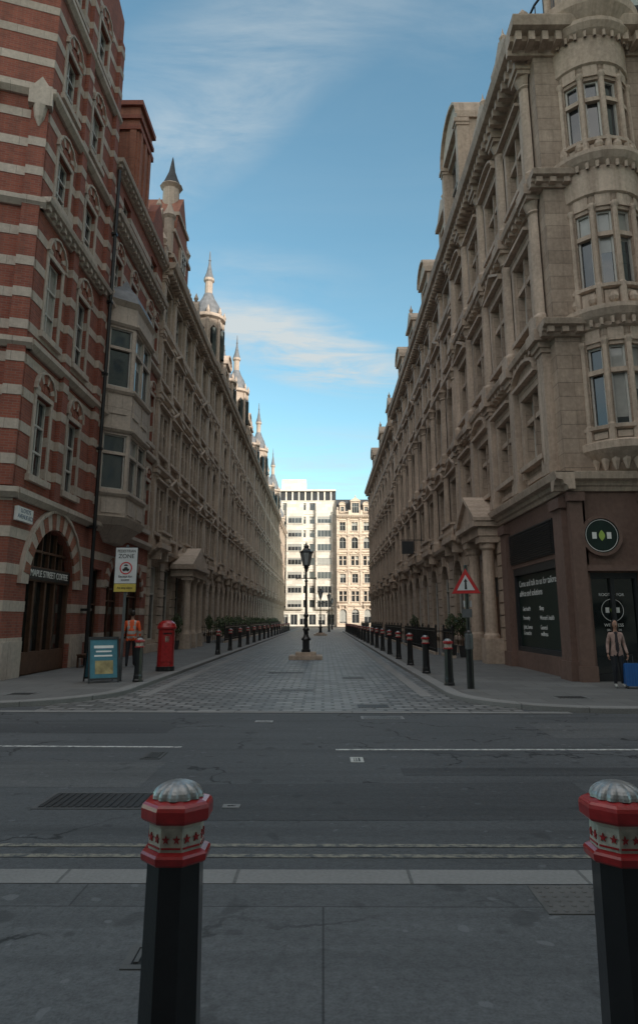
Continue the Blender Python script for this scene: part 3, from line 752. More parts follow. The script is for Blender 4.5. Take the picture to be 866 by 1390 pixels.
def paving(name, c, bw, rh, mort=.01, var=.7, rot=0, bstr=.5, kind='Object', rough=.8, mdark=.35, fine=.2, spread=.6):
    m, nt, b = newmat(name); o = coords(nt, kind, rot=(0, 0, rot)); ob = coords(nt, 'Object')
    bt = N(nt, 'ShaderNodeTexBrick'); nt.links.new(o, bt.inputs['Vector']); bt.inputs['Scale'].default_value = 1
    bt.inputs['Brick Width'].default_value = bw; bt.inputs['Row Height'].default_value = rh
    bt.inputs['Mortar Size'].default_value = mort; bt.inputs['Mortar Smooth'].default_value = .3
    bt.inputs['Color1'].default_value = (*c, 1); bt.inputs['Color2'].default_value = (*[x * var for x in c], 1)
    bt.inputs['Mortar'].default_value = (*[x * mdark for x in c], 1)
    n1 = noise(nt, ob, .5, 6, .65)
    col = mixc(nt, ramp(nt, n1, .35, .7, (0, 0, 0, 1), (spread, spread, spread, 1)), bt.outputs['Color'], tuple(x * .55 for x in c))
    n2 = noise(nt, ob, 40, 4)
    col = mixc(nt, fine, col, ramp(nt, n2, .3, .7, (c[0] * .5, c[1] * .5, c[2] * .5, 1), (c[0] * 1.6, c[1] * 1.6, c[2] * 1.6, 1)))
    nt.links.new(col, b.inputs['Base Color']); b.inputs['Roughness'].default_value = rough
    inv = N(nt, 'ShaderNodeMath', operation='SUBTRACT'); inv.inputs[0].default_value = 1; nt.links.new(bt.outputs['Fac'], inv.inputs[1])
    p = bump(nt, b, inv.outputs[0], bstr, .02); bump(nt, b, n2, .25, .006, p); return m
M['asphalt'] = asphalt('asphalt', (.070, .073, .078))
M['asphalt2'] = asphalt('asphalt_patch', (.050, .052, .056), False)
M['asphalt3'] = asphalt('asphalt_worn_patch', (.088, .09, .093), False)
M['ground'] = asphalt('ground_asphalt', (.2, .19, .175), patches=False)
M['setts'] = paving('granite_setts', (.28, .275, .27), .40, .24, .035, .3, 0, 1, rough=.5, mdark=.12, fine=.08, spread=.35)
M['slabs'] = paving('paving_slabs', (.16, .158, .155), .9, .6, .012, .72)
M['kerb'] = paving('kerb_granite', (.25, .245, .24), 1.1, 50, .012, .8)
M['nslabs'] = asphalt('pavement_slabs', (.10, .103, .108), patches=True, joints=(2.9, 2.1))

def sheet(name, poly, z, m, holes=None):
    me = D.meshes.new(name); me.from_pydata([(x, y, z) for x, y in poly], [], [tuple(range(len(poly)))])
    me.materials.append(m); o = D.objects.new(name, me); COL.objects.link(o); return o
def rect(x0, y0, x1, y1): return [(x0, y0), (x1, y0), (x1, y1), (x0, y1)]
sheet('ground', rect(-400, -300, 400, 700), -.02, M['ground'])
sheet('road', rect(-120, 4.6, 120, 13.9), 0, M['asphalt'])
sheet('road_patch', [(-1.4, 6.2), (2.6, 6.25), (2.65, 7.6), (-1.35, 7.5)], .002, M['asphalt2'])
sheet('road_patch', [(-9, 10.8), (-2.4, 10.7), (-2.4, 11.6), (-9, 11.7)], .002, M['asphalt2'])
sheet('road_patch', [(3.4, 10.3), (9.5, 10.4), (9.5, 11.9), (3.4, 11.8)], .002, M['asphalt3'])
sheet('road_patch', [(-4.9, 7.4), (-1.9, 7.35), (-1.9, 8.6), (-4.9, 8.65)], .002, M['asphalt3'])
sheet('road_patch', [(.9, 7.9), (6.2, 7.95), (6.2, 8.35), (.9, 8.3)], .0025, M['asphalt2'])
sheet('side_street_road', [(-5.5, 13.15), (3.8, 13.0), (3.8, 97), (-5.5, 97)], .004, M['setts'])
sheet('threshold_strip', [(-6.2, 13.0), (4.6, 12.85), (4.6, 13.1), (-6.2, 13.25)], .008, M['kerb'])
for x in (-4.2, 2.2): sheet('channel_strip', rect(x, 15.6, x + .28, 96.5), .008, M['kerb'])

def pavement(name, path, close, z, ms, mk, kw=.28):
    pts = [Vector(p) for p in path]; off = []
    for i, p in enumerate(pts):
        a = pts[max(0, i - 1)]; c = pts[min(len(pts) - 1, i + 1)]; d = (c - a).normalized(); n = Vector((-d.y, d.x))
        if n.dot(Vector(close[0]) - p) < 0: n = -n
        off.append(p + n * kw)
    e = D.objects.new(name, None); COL.objects.link(e)
    V = []; F = []
    for p, q in zip(pts, off): V += [(p.x, p.y, -.03), (p.x, p.y, z - .012), (p.x + (q.x - p.x) * .06, p.y + (q.y - p.y) * .06, z + .003), (q.x, q.y, z + .003)]
    for i in range(len(pts) - 1):
        for j in range(3): a = i * 4 + j; F.append((a, a + 4, a + 5, a + 1))
    me = D.meshes.new('kerb'); me.from_pydata(V, [], F); me.materials.append(mk); o = D.objects.new('kerb', me); COL.objects.link(o); o.parent = e
    poly = [(p.x, p.y, z) for p in off] + [(x, y, z) for x, y in close]
    me = D.meshes.new('paving'); me.from_pydata(poly, [], [tuple(range(len(poly)))]); me.materials.append(ms); o = D.objects.new('paving', me); COL.objects.link(o); o.parent = e
    return e
def arc(cx, cy, r, a0, a1, k=12): return [(cx + r * math.cos(rad(a0 + (a1 - a0) * i / k)), cy + r * math.sin(rad(a0 + (a1 - a0) * i / k))) for i in range(k + 1)]
pavement('pavement', [(100, 12.9)] + [(5.6, 12.9)] + arc(5.6, 15.7, 2.8, 268, 180)[0:] + [(2.8, 40), (2.8, 96)], [(100, 96)], PZ, M['slabs'], M['kerb'])
pavement('pavement', [(-100, 13.5), (-7.4, 13.5)] + arc(-7.4, 16.35, 2.85, -88, 0) + [(-4.55, 60), (-4.55, 150)], [(-100, 150)], PZ, M['slabs'], M['kerb'])
pavement('pavement', [(-100, 4.78), (0, 4.78), (100, 4.78)], [(100, -20), (-100, -20)], PZ, M['nslabs'], M['kerb'], .25)
sheet('far_pavement', rect(-60, 150.5, 60, 157), .1, M['slabs'])

def paint(name, c, wear=.5):
    m, nt, b = newmat(name); o = coords(nt, 'Object')
    n1 = noise(nt, o, 14, 6, .7)
    col = mixc(nt, ramp(nt, n1, wear - .08, wear + .1), (.07, .075, .08), c)
    nt.links.new(col, b.inputs['Base Color']); b.inputs['Roughness'].default_value = .7
    return m
mw = paint('white_road_paint', (.58, .58, .56), .44); my = paint('yellow_road_paint', (.25, .235, .19), .48)
sheet('centre_line_marking', [(-20, 9.98), (-1.92, 9.53), (-1.92, 9.61), (-20, 10.06)], .004, mw)
sheet('centre_line_marking', [(.17, 9.36), (20, 9.44), (20, 9.53), (.17, 9.44)], .004, mw)
for y in (5.3, 5.53): sheet('double_yellow_line', rect(-60, y, 60, y + .07), .004, my)
for y in (12.35, 12.55):
    sheet('double_yellow_line', rect(6, y, 60, y + .06), .004, my); sheet('double_yellow_line', rect(-60, y + .5, -7.5, y + .56), .004, my)

def cover(name, x, y, w, d, z, c1=(.05, .05, .05), frame=(.16, .16, .16), slots=8, rot=0):
    b = Bld(name); f = Fac(b, (x - w / 2, y + d / 2), (x + w / 2, y + d / 2), (0, -1))
    M.setdefault('iron_' + str(c1), plain('cover_iron_%d' % len(M), c1, .55, .5, .3, 20)); k1 = 'iron_' + str(c1)
    M.setdefault('fr_' + str(frame), plain('cover_frame_%d' % len(M), frame, .7)); k2 = 'fr_' + str(frame)
    f.box(k2, 0, w, 0, .04, z - .02, z + .006); f.box(k2, 0, w, d - .04, d, z - .02, z + .006)
    f.box(k2, 0, .04, .041, d - .041, z - .02, z + .006); f.box(k2, w - .04, w, .041, d - .041, z - .02, z + .006)
    f.box(k1, .04, w - .04, .041, d - .041, z - .02, z + .003)
    for i in range(slots):
        s = .05 + (w - .1) * i / slots; f.box(k2 if slots < 6 else k1, s, s + (w - .1) / slots * .55, .06, d - .06, z, z + .009)
    e = b.done(); return e
cover('manhole_cover', -2.15, 6.85, 1.05, .6, 0, (.06, .06, .062), (.09, .09, .092), 14)
cover('drain_grate', -2.15, 9.0, .25, .45, 0.001, (.03, .03, .03), (.07, .07, .07), 5)
cover('drain_cover', .42, 8.75, .16, .3, 0, (.02, .02, .02), (.5, .5, .48), 2)
cover('manhole_cover', 1.05, 12.35, .75, .35, 0, (.14, .14, .14), (.25, .25, .25), 12)
cover('manhole_cover', -1.0, 11.9, .3, .2, 0, (.2, .2, .2), (.3, .3, .3), 3)
cover('manhole_cover', -.85, 6.65, .16, .12, .002, (.12, .12, .12), (.2, .2, .2), 2)
cover('manhole_cover', -.62, 17.0, .9, .5, .004, (.12, .12, .12), (.2, .2, .2), 10)
cover('manhole_cover', .9, 20.5, .7, .7, .004, (.07, .07, .07), (.2, .2, .2), 10)
cover('manhole_cover', -1.2, 22.5, 1.2, .6, .004, (.07, .07, .07), (.2, .2, .2), 10)
cover('manhole_cover', 1.0, 13.9, .7, .6, .004, (.07, .07, .07), (.2, .2, .2), 10)
cover('drain_grate', -.80, 3.62, .3, .25, .1, (.02, .02, .02), (.1, .1, .1), 5)
cover('manhole_cover', -6.6, 15.2, .6, .5, .1, (.08, .08, .08), (.2, .2, .2), 8)
cover('manhole_cover', 5.2, 14.6, .7, .5, .1, (.08, .08, .08), (.2, .2, .2), 8)
tb = Bld('tactile_paving'); M['tact'] = plain('tactile_slab', (.12, .115, .112), .8)
tf = Fac(tb, (1.25, 4.5), (2.6, 4.5), (0, -1)); tf.box('tact', 0, 1.35, 0, .4, .09, .106)
for i in range(20):
    for j in range(6): tf.lathe('tact', .04 + i * .067, .035 + j * .066, [(.02, .105), (.014, .111), (0, .112)], 6)
tb.done()

# ================================================================= street furniture
def mesh_obj(parts, loc=(0, 0, 0), rotz=0):
    e = parts.done(); e.location = loc; e.rotation_euler = (0, 0, rotz); return e
M['red'] = plain('red_gloss_paint', (.38, .018, .02), .3, 0, .35, 14, .12, .35)
M['cast'] = plain('black_gloss_paint', (.012, .012, .014), .28, 0, .3, 9, .15, .3)
M['bwhite'] = plain('cream_paint', (.52, .46, .39), .45, 0, .4, 24)
M['silver'] = plain('silver_paint', (.36, .36, .36), .42, .6, .4, 20, .2)
def bollard_mesh(fine=True, H=1.06):
    b = Bld('bollard'); f = Fac(b, (0, 0), (1, 0), (0, -1)); a0 = math.pi / 8
    def oc(m, prof, seg=8): f.lathe(m, 0, 0, prof, seg, a0, a0 + 2 * math.pi)
    oc('cast', [(.135, 0), (.135, .05), (.12, .07), (.118, .16), (.108, .19), (.104, .5), (.1, .8), (.1, H - .25)], 8)
    oc('red', [(.10, H - .25), (.118, H - .247), (.124, H - .24), (.126, H - .22), (.120, H - .212), (.102, H - .205)])
    oc('bwhite', [(.1, H - .206), (.098, H - .13), (.104, H - .12), (.112, H - .115)])
    oc('red', [(.108, H - .118), (.124, H - .112), (.13, H - .104), (.131, H - .07), (.127, H - .058), (.118, H - .05), (.085, H - .042), (0, H - .042)])
    V = []; F_ = []; U = []; na, nr = (64, 8) if fine else (16, 4)
    for j in range(nr + 1):
        ph = j / nr * math.pi / 2
        for i in range(na):
            a = 2 * math.pi * i / na; r = .083 * math.cos(ph) * (1 + .13 * abs(math.cos(a * 6)) * (1 if j < nr else 0))
            V.append((r * math.cos(a), r * math.sin(a), H - .042 + .055 * math.sin(ph)))
    for j in range(nr):
        for i in range(na):
            q = (i + 1) % na; F_.append((j * na + i, j * na + q, (j + 1) * na + q, (j + 1) * na + i)); U.append([(0, 0)] * 4)
    b.add('silver', V, F_, U)
    if fine:
        for i in range(8):
            a = i * math.pi / 4; rr = .1 * math.cos(math.pi / 8)
            c, s = math.cos(a), math.sin(a); ff = Fac(b, (rr * c, rr * s), (rr * c - s, rr * s + c), (c, s))
            for dx in (-.019, .019):
                z = H - .165
                pts = []
                for q in range(10):
                    t = q * math.pi / 5; ra = .014 if q % 2 == 0 else .0055; pts.append((dx + ra * math.sin(t), z + ra * 1.1 * math.cos(t)))
                ff.prism('red', pts, -.006, .004)
            ff.box('red', -.034, .034, -.006, .003, H - .196, H - .19)
    return b
def place_copies(b, locs, bev=False):
    e0 = b.done(); kids = list(e0.children); e0.location = locs[0]
    for l in locs[1:]:
        e = D.objects.new(b.name, None); COL.objects.link(e); e.location = l
        for c in kids:
            o = D.objects.new(c.name, c.data); COL.objects.link(o); o.parent = e
    return e0
place_copies(bollard_mesh(True, 1.01), [(-.53, 2.62, PZ), (1.07, 2.62, PZ)])
bl = [(3.14, 17.2 + i * 3.75, PZ) for i in range(21)] + [(-4.85, 18.1, PZ)] + [(-4.9, 32 + i * 4.2, PZ) for i in range(17)]
place_copies(bollard_mesh(False, 1.12), bl)

b = Bld('pillar_box'); f = Fac(b, (0, 0), (1, 0), (0, -1))
f.lathe('cast', 0, 0, [(.3, 0), (.3, .14), (.27, .15)], 32)
f.lathe('red', 0, 0, [(.27, .15), (.265, .2), (.26, 1.28), (.3, 1.3), (.31, 1.36), (.29, 1.4), (.26, 1.48), (.16, 1.56), (0, 1.59)], 32)
f.box('cast', -.13, .13, .2, .268, 1.15, 1.19)
f.box('red', -.15, .15, .2, .29, 1.195, 1.23); f.box('bwhite', -.07, .07, .2, .268, .9, 1.08)
f.box('red', -.16, .16, .2, .268, .3, 1.1)
e = mesh_obj(b, (-5.02, 21.9, PZ), rad(20))

M['lglass'] = plain('lantern_glass', (.45, .47, .47), .15, 0, .2, 8, .02, 1)
def lamp(H, island):
    b = Bld('street_lamp'); f = Fac(b, (0, 0), (1, 0), (0, -1)); z = 0
    if island:
        f.box('trimL', -.72, .72, -.72, .72, -.02, .16); f.box('trimL', -.45, .45, -.45, .45, .163, .3); z = .3
    f.box('cast', -.19, .19, -.19, .19, z, z + .12); f.box('cast', -.15, .15, -.15, .15, z + .12, z + .5)
    f.lathe('cast', 0, 0, [(.19, z + .5), (.21, z + .54), (.2, z + .58), (.12, z + .66), (.095, z + .75), (.105, z + .9), (.15, z + .95), (.14, z + 1.0), (.08, z + 1.06), (.075, 1.8), (.115, 1.84), (.115, 1.9), (.06, 1.98), (.052, H - 1.65), (.09, H - 1.6), (.045, H - 1.54), (.04, H - 1.2), (.09, H - 1.14), (.05, H - 1.08), (.1, H - 1.0), (.12, H - .95), (.05, H - .9)], 16)
    f.box('cast', -.42, .42, -.02, .02, H - 1.5, H - 1.46)
    for x in (-.43, .43): f.lathe('cast', x, 0, [(0, H - 1.54), (.045, H - 1.48), (0, H - 1.42)], 8)
    for sg in (-1, 1):
        for k in range(6):
            t0, t1 = k / 6 * math.pi / 2, (k + 1) / 6 * math.pi / 2
            x0, z0_ = sg * (.06 + .12 * (1 - math.cos(t0))), H - 1.15 + .2 * math.sin(t0) * .9; x1, z1_ = sg * (.06 + .12 * (1 - math.cos(t1))), H - 1.15 + .2 * math.sin(t1) * .9
            f.prism('cast', [(x0 - .014, z0_), (x0 + .014, z0_), (x1 + .014, z1_), (x1 - .014, z1_)], -.012, .012)
    z0, z1 = H - .9, H - .32
    f.lathe('lglass', 0, 0, [(.15, z0), (.28, z1)], 6, 0, 2 * math.pi)
    for i in range(6):
        a = i * math.pi / 3
        p = Vector((.155 * math.cos(a), .155 * math.sin(a))); q = Vector((.285 * math.cos(a), .285 * math.sin(a)))
        V = []
        for (pp, zz) in ((p, z0), (q, z1)):
            for dx, dy in ((-.013, -.013), (.013, -.013), (.013, .013), (-.013, .013)): V.append((pp.x + dx, pp.y + dy, zz))
        b.add('cast', V, [(0, 1, 5, 4), (1, 2, 6, 5), (2, 3, 7, 6), (3, 0, 4, 7)], [[(0, 0)] * 4] * 4)
        f.lathe('cast', .3 * math.cos(a), .3 * math.sin(a), [(.02, z1), (.025, z1 + .04), (0, z1 + .12)], 6)
    f.lathe('cast', 0, 0, [(0, z0 - .04), (.16, z0 - .03), (.165, z0 + .01)], 6)
    f.lathe('cast', 0, 0, [(.27, z1 - .01), (.32, z1), (.32, z1 + .03), (.2, z1 + .1), (.12, z1 + .2), (.11, z1 + .21), (.11, z1 + .27), (.14, z1 + .28), (.05, z1 + .36), (0, z1 + .37)], 6)
    f.lathe('cast', 0, 0, [(.02, z1 + .34), (.04, z1 + .41), (.015, z1 + .45), (0, z1 + .54)], 8)
    return b
place_copies(lamp(5.0, True), [(-.74, 30.2, 0), (-.25, 74, 0)])
place_copies(lamp(5.4, False), [(.9, 97, 0), (1.6, 118, 0)])

def railing(x, y0, y1, h=1.15):
    b = Bld('railing'); f = Fac(b, (x, y0), (x, y1), (1, 0)); L = y1 - y0
    f.box('trimL', 0, L, -.1, .1, 0, .22)
    f.box('black', 0, L, -.02, .02, h, h + .04); f.box('black', 0, L, -.02, .02, .35, .38)
    k = int(L / .15)
    for i in range(k + 1):
        s = i * L / k; f.box('black', s - .01, s + .01, -.01, .01, .22, h + .16)
        if i % 14 == 0: f.box('black', s - .035, s + .035, -.035, .035, .22, h + .2); f.lathe('black', s, 0, [(.05, h + .2), (.06, h + .26), (0, h + .36)], 6)
    b.done()
for y0, y1 in ((32, 44), (46, 58), (61, 75), (78, 94)): railing(5.3, y0, y1)
for y0, y1 in ((48, 62), (65, 86), (90, 112)): railing(-6.9, y0, y1)
def cross_railing(x0, x1, y):
    b = Bld('railing'); f = Fac(b, (x0, y), (x1, y), (0, -1)); L = abs(x1 - x0)
    f.box('black', 0, L, -.02, .02, 1.15, 1.19); k = int(L / .14)
    for i in range(k + 1): s = i * L / k; f.box('black', s - .011, s + .011, -.011, .011, .1, 1.32)
    b.done()
for y in (32, 44, 46): cross_railing(5.3, 6.75, y)
for y in (48, 62, 65): cross_railing(-8.6, -6.9, y)
railing(5.5, 28.9, 31.2)

def leafmat(name, c):
    m, nt, b = newmat(name); gi = N(nt, 'ShaderNodeNewGeometry')
    col = ramp(nt, gi.outputs['Random Per Island'], 0, 1, (c[0] * .45, c[1] * .45, c[2] * .45, 1), (c[0] * 1.5, c[1] * 1.4, c[2] * 1.2, 1))
    nt.links.new(col, b.inputs['Base Color']); b.inputs['Roughness'].default_value = .55; return m
M['leaf'] = leafmat('leaves', (.055, .085, .035))
def leaves(b, cx, cy, cz, rx, ry, rz, n, s=.06):
    V = []; F_ = []; U = []
    for i in range(n):
        while True:
            p = Vector((random.uniform(-1, 1), random.uniform(-1, 1), random.uniform(-1, 1)))
            if .45 < p.length < 1: break
        k = 1 + .2 * math.sin(p.x * 5 + p.z * 4 + cx)
        c = Vector((cx + p.x * rx * k, cy + p.y * ry * k, cz + p.z * rz * k))
        u = Vector((random.gauss(0, 1), random.gauss(0, 1), random.gauss(0, 1))).normalized(); v = u.orthogonal().normalized()
        q = random.uniform(.6, 1.3) * s; o = len(V)
        V += [tuple(c - u * q), tuple(c + v * q * .5), tuple(c + u * q), tuple(c - v * q * .5)]
        F_.append((o, o + 1, o + 2, o + 3)); U.append([(0, 0)] * 4)
    b.add('leaf', V, F_, U)
h = Bld('hedge')
y = 48.5
while y < 111:
    if not (62 < y < 65.5 or 86 < y < 90.5): leaves(h, -7.4, y, 1.25 + random.uniform(-.1, .15), .38, .7, .6, 190, .09)
    y += random.uniform(.8, 1.4)
h.done()
M['pbox'] = plain('planter_box', (.04, .04, .042), .6)
def potted(x, y, hh=1.9):
    b = Bld('potted_shrub'); f = Fac(b, (x, y), (x + 1, y), (0, -1))
    f.lathe('pbox', 0, 0, [(.16, PZ), (.22, PZ + .45), (.25, PZ + .47), (.2, PZ + .48), (0, PZ + .44)], 4, .78, .78 + 2 * math.pi)
    f.lathe('wood', 0, 0, [(.035, PZ + .4), (.025, hh * .75), (.01, hh)], 7)
    leaves(b, x, y, hh * .82, .3, .3, .42, 700, .05); leaves(b, x + .06, y, hh * .6, .2, .2, .2, 120, .05)
    b.done()
for x, y in ((6.1, 29.8), (5.9, 31.0), (-7.9, 47.2), (-8.0, 37.2), (6.1, 45.1)): potted(x, y)

def text(parent, body, loc, rot, size, m, ax='CENTER', ext=.003, name=None, sx=1):
    c = D.curves.new('lettering', 'FONT'); c.body = body; c.size = size; c.align_x = ax; c.align_y = 'CENTER'; c.extrude = ext
    o = D.objects.new(name or 'lettering', c); COL.objects.link(o); c.materials.append(m)
    o.location = loc; o.rotation_euler = rot; o.scale = (sx, 1, 1)
    if parent: o.parent = parent; o.matrix_parent_inverse = parent.matrix_basis.inverted()
    return o
RF = (rad(90), 0, 0); RR = (rad(90), 0, rad(-90)); RL = (rad(90), 0, rad(90))
mwt = plain('white_lettering', (.78, .78, .76), .5, 0, .1); mgr = plain('green_mark', (.35, .5, .1), .5, 0, .1); mbk = plain('black_lettering', (.02, .02, .02), .5)
M['wt'] = mwt; M['grn'] = mgr; M['bk'] = mbk
M['signgreen'] = plain('dark_green_sign', (.012, .028, .023), .4)

b = Bld('shop_sign'); f = Fac(b, (7.62, 18.2), (8.62, 18.2), (0, -1))
def disc(f, m, s, z, r, n0, n1, seg=40, r0=0):
    pts = [(s + r * math.cos(2 * math.pi * i / seg), z + r * math.sin(2 * math.pi * i / seg)) for i in range(seg)]
    if r0 == 0: f.prism(m, pts, n0, n1)
    else:
        for i in range(seg):
            a, c = 2 * math.pi * i / seg, 2 * math.pi * (i + 1) / seg
            f.prism(m, [(s + r0 * math.cos(a), z + r0 * math.sin(a)), (s + r * math.cos(a), z + r * math.sin(a)), (s + r * math.cos(c), z + r * math.sin(c)), (s + r0 * math.cos(c), z + r0 * math.sin(c))], n0, n1)
def leafmark(f, s, z, k, n0, n1, m='grn'):
    pts = []
    for i in range(9): t = i / 8; pts.append((s - k * .28 * math.sin(math.pi * t), z - k * .5 + k * t))
    for i in range(1, 8): t = 1 - i / 8; pts.append((s + k * .28 * math.sin(math.pi * t), z - k * .5 + k * t))
    f.prism(m, pts, n0, n1)
disc(f, 'signgreen', 0, 3.95, .47, .0, .1); disc(f, 'granite', 0, 3.95, .56, .0, .13, 40, .472); disc(f, 'wt', 0, 3.95, .44, .1, .104, 40, .425)
leafmark(f, 0, 3.95, .3, .1, .108)
for sx in (-.2, .2): f.box('wt', sx - .06, sx + .06, .1, .106, 3.86, 4.04)
disc(f, 'wt', .22, 1.95, .3, -.155, -.15, 40, .288); leafmark(f, .22, 1.95, .2, -.155, -.148)
for sx in (.08, .36): f.box('wt', sx - .05, sx + .05, -.155, -.15, 1.88, 2.02)
e = b.done()
text(e, 'ROOTED FOR', (7.84, 18.35, 2.36), RF, .11, mwt); text(e, 'WELLNESS', (7.84, 18.35, 1.55), RF, .11, mwt); text(e, 'SINCE 1870', (7.84, 18.35, 1.42), RF, .08, mwt)
b = Bld('shop_window_graphic'); f = Fac(b, (XR, 19.62), (XR, 23.88), (-1, 0)); f.box('signgreen', .0, 4.2, -.149, -.14, .82, 3.18)
e = b.done(); xx = XR + .136
text(e, 'Come and talk to us for tailored', (xx, 23.75, 2.9), RR, .3, mwt, 'LEFT'); text(e, 'advice and solutions', (xx, 23.75, 2.57), RR, .3, mwt, 'LEFT')
for i, (a, c) in enumerate((('Gut health', 'Sleep'), ('Immunity', "Women's health"), ('Joint, bones', 'General'), ('& muscles', 'wellness'))):
    zz = 2.05 - i * .3 if i < 2 else 1.45 - (i - 2) * .2
    text(e, a, (xx, 23.5, zz), RR, .2, mwt, 'LEFT'); text(e, c, (xx, 21.7, zz), RR, .2, mwt, 'LEFT')

b = Bld('coffee_shop_sign'); f = Fac(b, (XL, 18.3), (XL, 24.4), (1, 0)); f.box('bk', 1.5, 4.85, -.1, -.06, 2.9, 3.26); e = b.done()
text(e, 'MAPLE STREET COFFEE', (XL - .055, 18.3 + 3.17, 3.08), RL, .29, mwt, ext=.01)
b = Bld('street_name_sign'); f = Fac(b, (XL, 18.3), (XL, 24.4), (1, 0)); f.box('wt', .0 + .12, 1.12, .02, .13, 4.45, 4.85); M['blk2'] = plain('sign_blue', (.05, .12, .22), .5)
e = b.done(); text(e, 'LLOYD\'S\nAVENUE EC3', (XL + .132, 18.92, 4.66), RL, .17, M['blk2'])

M['signgrey'] = plain('grey_post', (.12, .125, .13), .5, .3); M['wred'] = plain('sign_red', (.55, .03, .03), .4); M['yel'] = plain('sign_yellow', (.55, .42, .08), .5); M['wsign'] = plain('sign_white', (.60, .61, .62), .35, 0, .08)
px, py = -5.35, 18.2
b = Bld('pedestrian_zone_sign'); f = Fac(b, (px, py), (px + 1, py), (0, -1))
f.lathe('signgrey', 0, 0, [(.04, PZ), (.04, 3.7), (0, 3.71)], 12)
f.box('bk', -.31, .31, .042, .055, 2.42, 3.64); f.box('wsign', -.295, .295, .056, .062, 2.66, 3.625); f.box('yel', -.295, .295, .056, .062, 2.435, 2.65)
disc(f, 'wred', 0, 3.07, .17, .062, .066, 36, .138)
f.prism('bk', [(-.09, 3.0), (.09, 3.0), (.09, 3.05), (.05, 3.06), (.035, 3.1), (-.035, 3.1), (-.05, 3.06), (-.09, 3.05)], .062, .066)
for sx in (-.05, .05): disc(f, 'bk', sx, 3.0, .02, .062, .067, 10)
f.prism('bk', [(-.06, 3.13), (.06, 3.13), (.03, 3.17), (-.03, 3.17)], .062, .066)
e = b.done(); yy = py - .064
text(e, 'PEDESTRIAN', (px, yy, 3.53), RF, .105, mbk, sx=.85); text(e, 'ZONE', (px, yy, 3.39), RF, .16, mbk)
text(e, 'Except for\naccess', (px, yy, 2.8), RF, .09, mbk); text(e, 'At any time', (px, yy, 2.54), RF, .09, mbk)

px, py = 3.5, 16.4
b = Bld('warning_sign'); f = Fac(b, (px, py), (px + .92, py - .4), (0, -1))
f.lathe('cast', 0, 0, [(.085, PZ), (.085, PZ + 1.3), (.05, PZ + 1.35), (.045, 3.0), (0, 3.02)], 14)
f.lathe('signgrey', 0, 0, [(.09, PZ + .9), (.1, PZ + .92), (.1, PZ + 1.25), (.09, PZ + 1.27)], 14)
def tri(m, r, n0, n1, zc=2.52):
    f.prism(m, [(r * math.sin(t), zc + r * math.cos(t)) for t in (0, 2 * math.pi / 3, 4 * math.pi / 3)], n0, n1)
tri('signgrey', .41, .046, .058); tri('wred', .4, .0585, .062); tri('wsign', .25, .0625, .066)
f.prism('bk', [(-.03, 2.42), (.03, 2.42), (.02, 2.6), (.045, 2.6), (0, 2.68), (-.045, 2.6), (-.02, 2.6)], .0665, .069)
f.box('wsign', -.1, .1, -.06, -.05, 2.0, 2.15); f.box('signgrey', -.12, .12, .05, .06, 1.75, 1.95)
b.done()

b = Bld('projecting_sign'); f = Fac(b, (XR, 44.5), (XR, 45.5), (-1, 0)); f.box('black', -.03, .03, 0, 1.6, 6.9, 6.95); f.box('dframe', -.03, .03, .7, 1.5, 6, 6.85); b.done()

M['bblue'] = plain('board_blue', (.06, .2, .26), .4, 0, .2); M['bpic'] = plain('board_picture', (.4, .33, .16), .4, 0, .6, 4)
b = Bld('a_board_sign'); f = Fac(b, (0, 0), (1, 0), (0, -1))
def sl(sg, s0, s1, z0, z1, m, t, off=0):
    V = []
    for tt in (off, off + t):
        for s, z in ((s0, z0), (s1, z0), (s1, z1), (s0, z1)): V.append(f.pt(s, sg * ((1.15 - z) * .28 + tt), z))
    b.add(m, V, [(0, 1, 2, 3), (4, 5, 6, 7), (0, 1, 5, 4), (1, 2, 6, 5), (2, 3, 7, 6), (3, 0, 4, 7)], [[(0, 0)] * 4] * 6)
for sg in (1, -1):
    sl(sg, -.36, .36, .1, 1.1, 'bblue', .02)
    sl(sg, -.39, -.35, 0, 1.15, 'dframe', .035); sl(sg, .35, .39, 0, 1.15, 'dframe', .035); sl(sg, -.35, .35, 1.08, 1.15, 'dframe', .034); sl(sg, -.35, .35, .07, .12, 'dframe', .034)
    sl(sg, -.22, .24, .22, .55, 'bpic', .004, .02); sl(sg, -.25, .25, .86, .93, 'wt', .004, .02); sl(sg, -.2, .2, .76, .8, 'wt', .004, .02); sl(sg, -.24, .22, .65, .69, 'wt', .004, .02)
mesh_obj(b, (-5.82, 18.1, PZ), rad(30))

b = Bld('bench'); f = Fac(b, (XL + .55, 23.2), (XL + .55, 24.9), (1, 0))
for i in range(4): f.box('wood', 0, 1.6, -.2 + i * .11, -.11 + i * .11, .5, .54)
for s in (.1, 1.45):
    for n in (-.18, .2): f.box('wood', s, s + .06, n - .03, n + .03, PZ, .5)
    f.box('wood', s, s + .06, -.15, .17, .42, .497)
b.done()

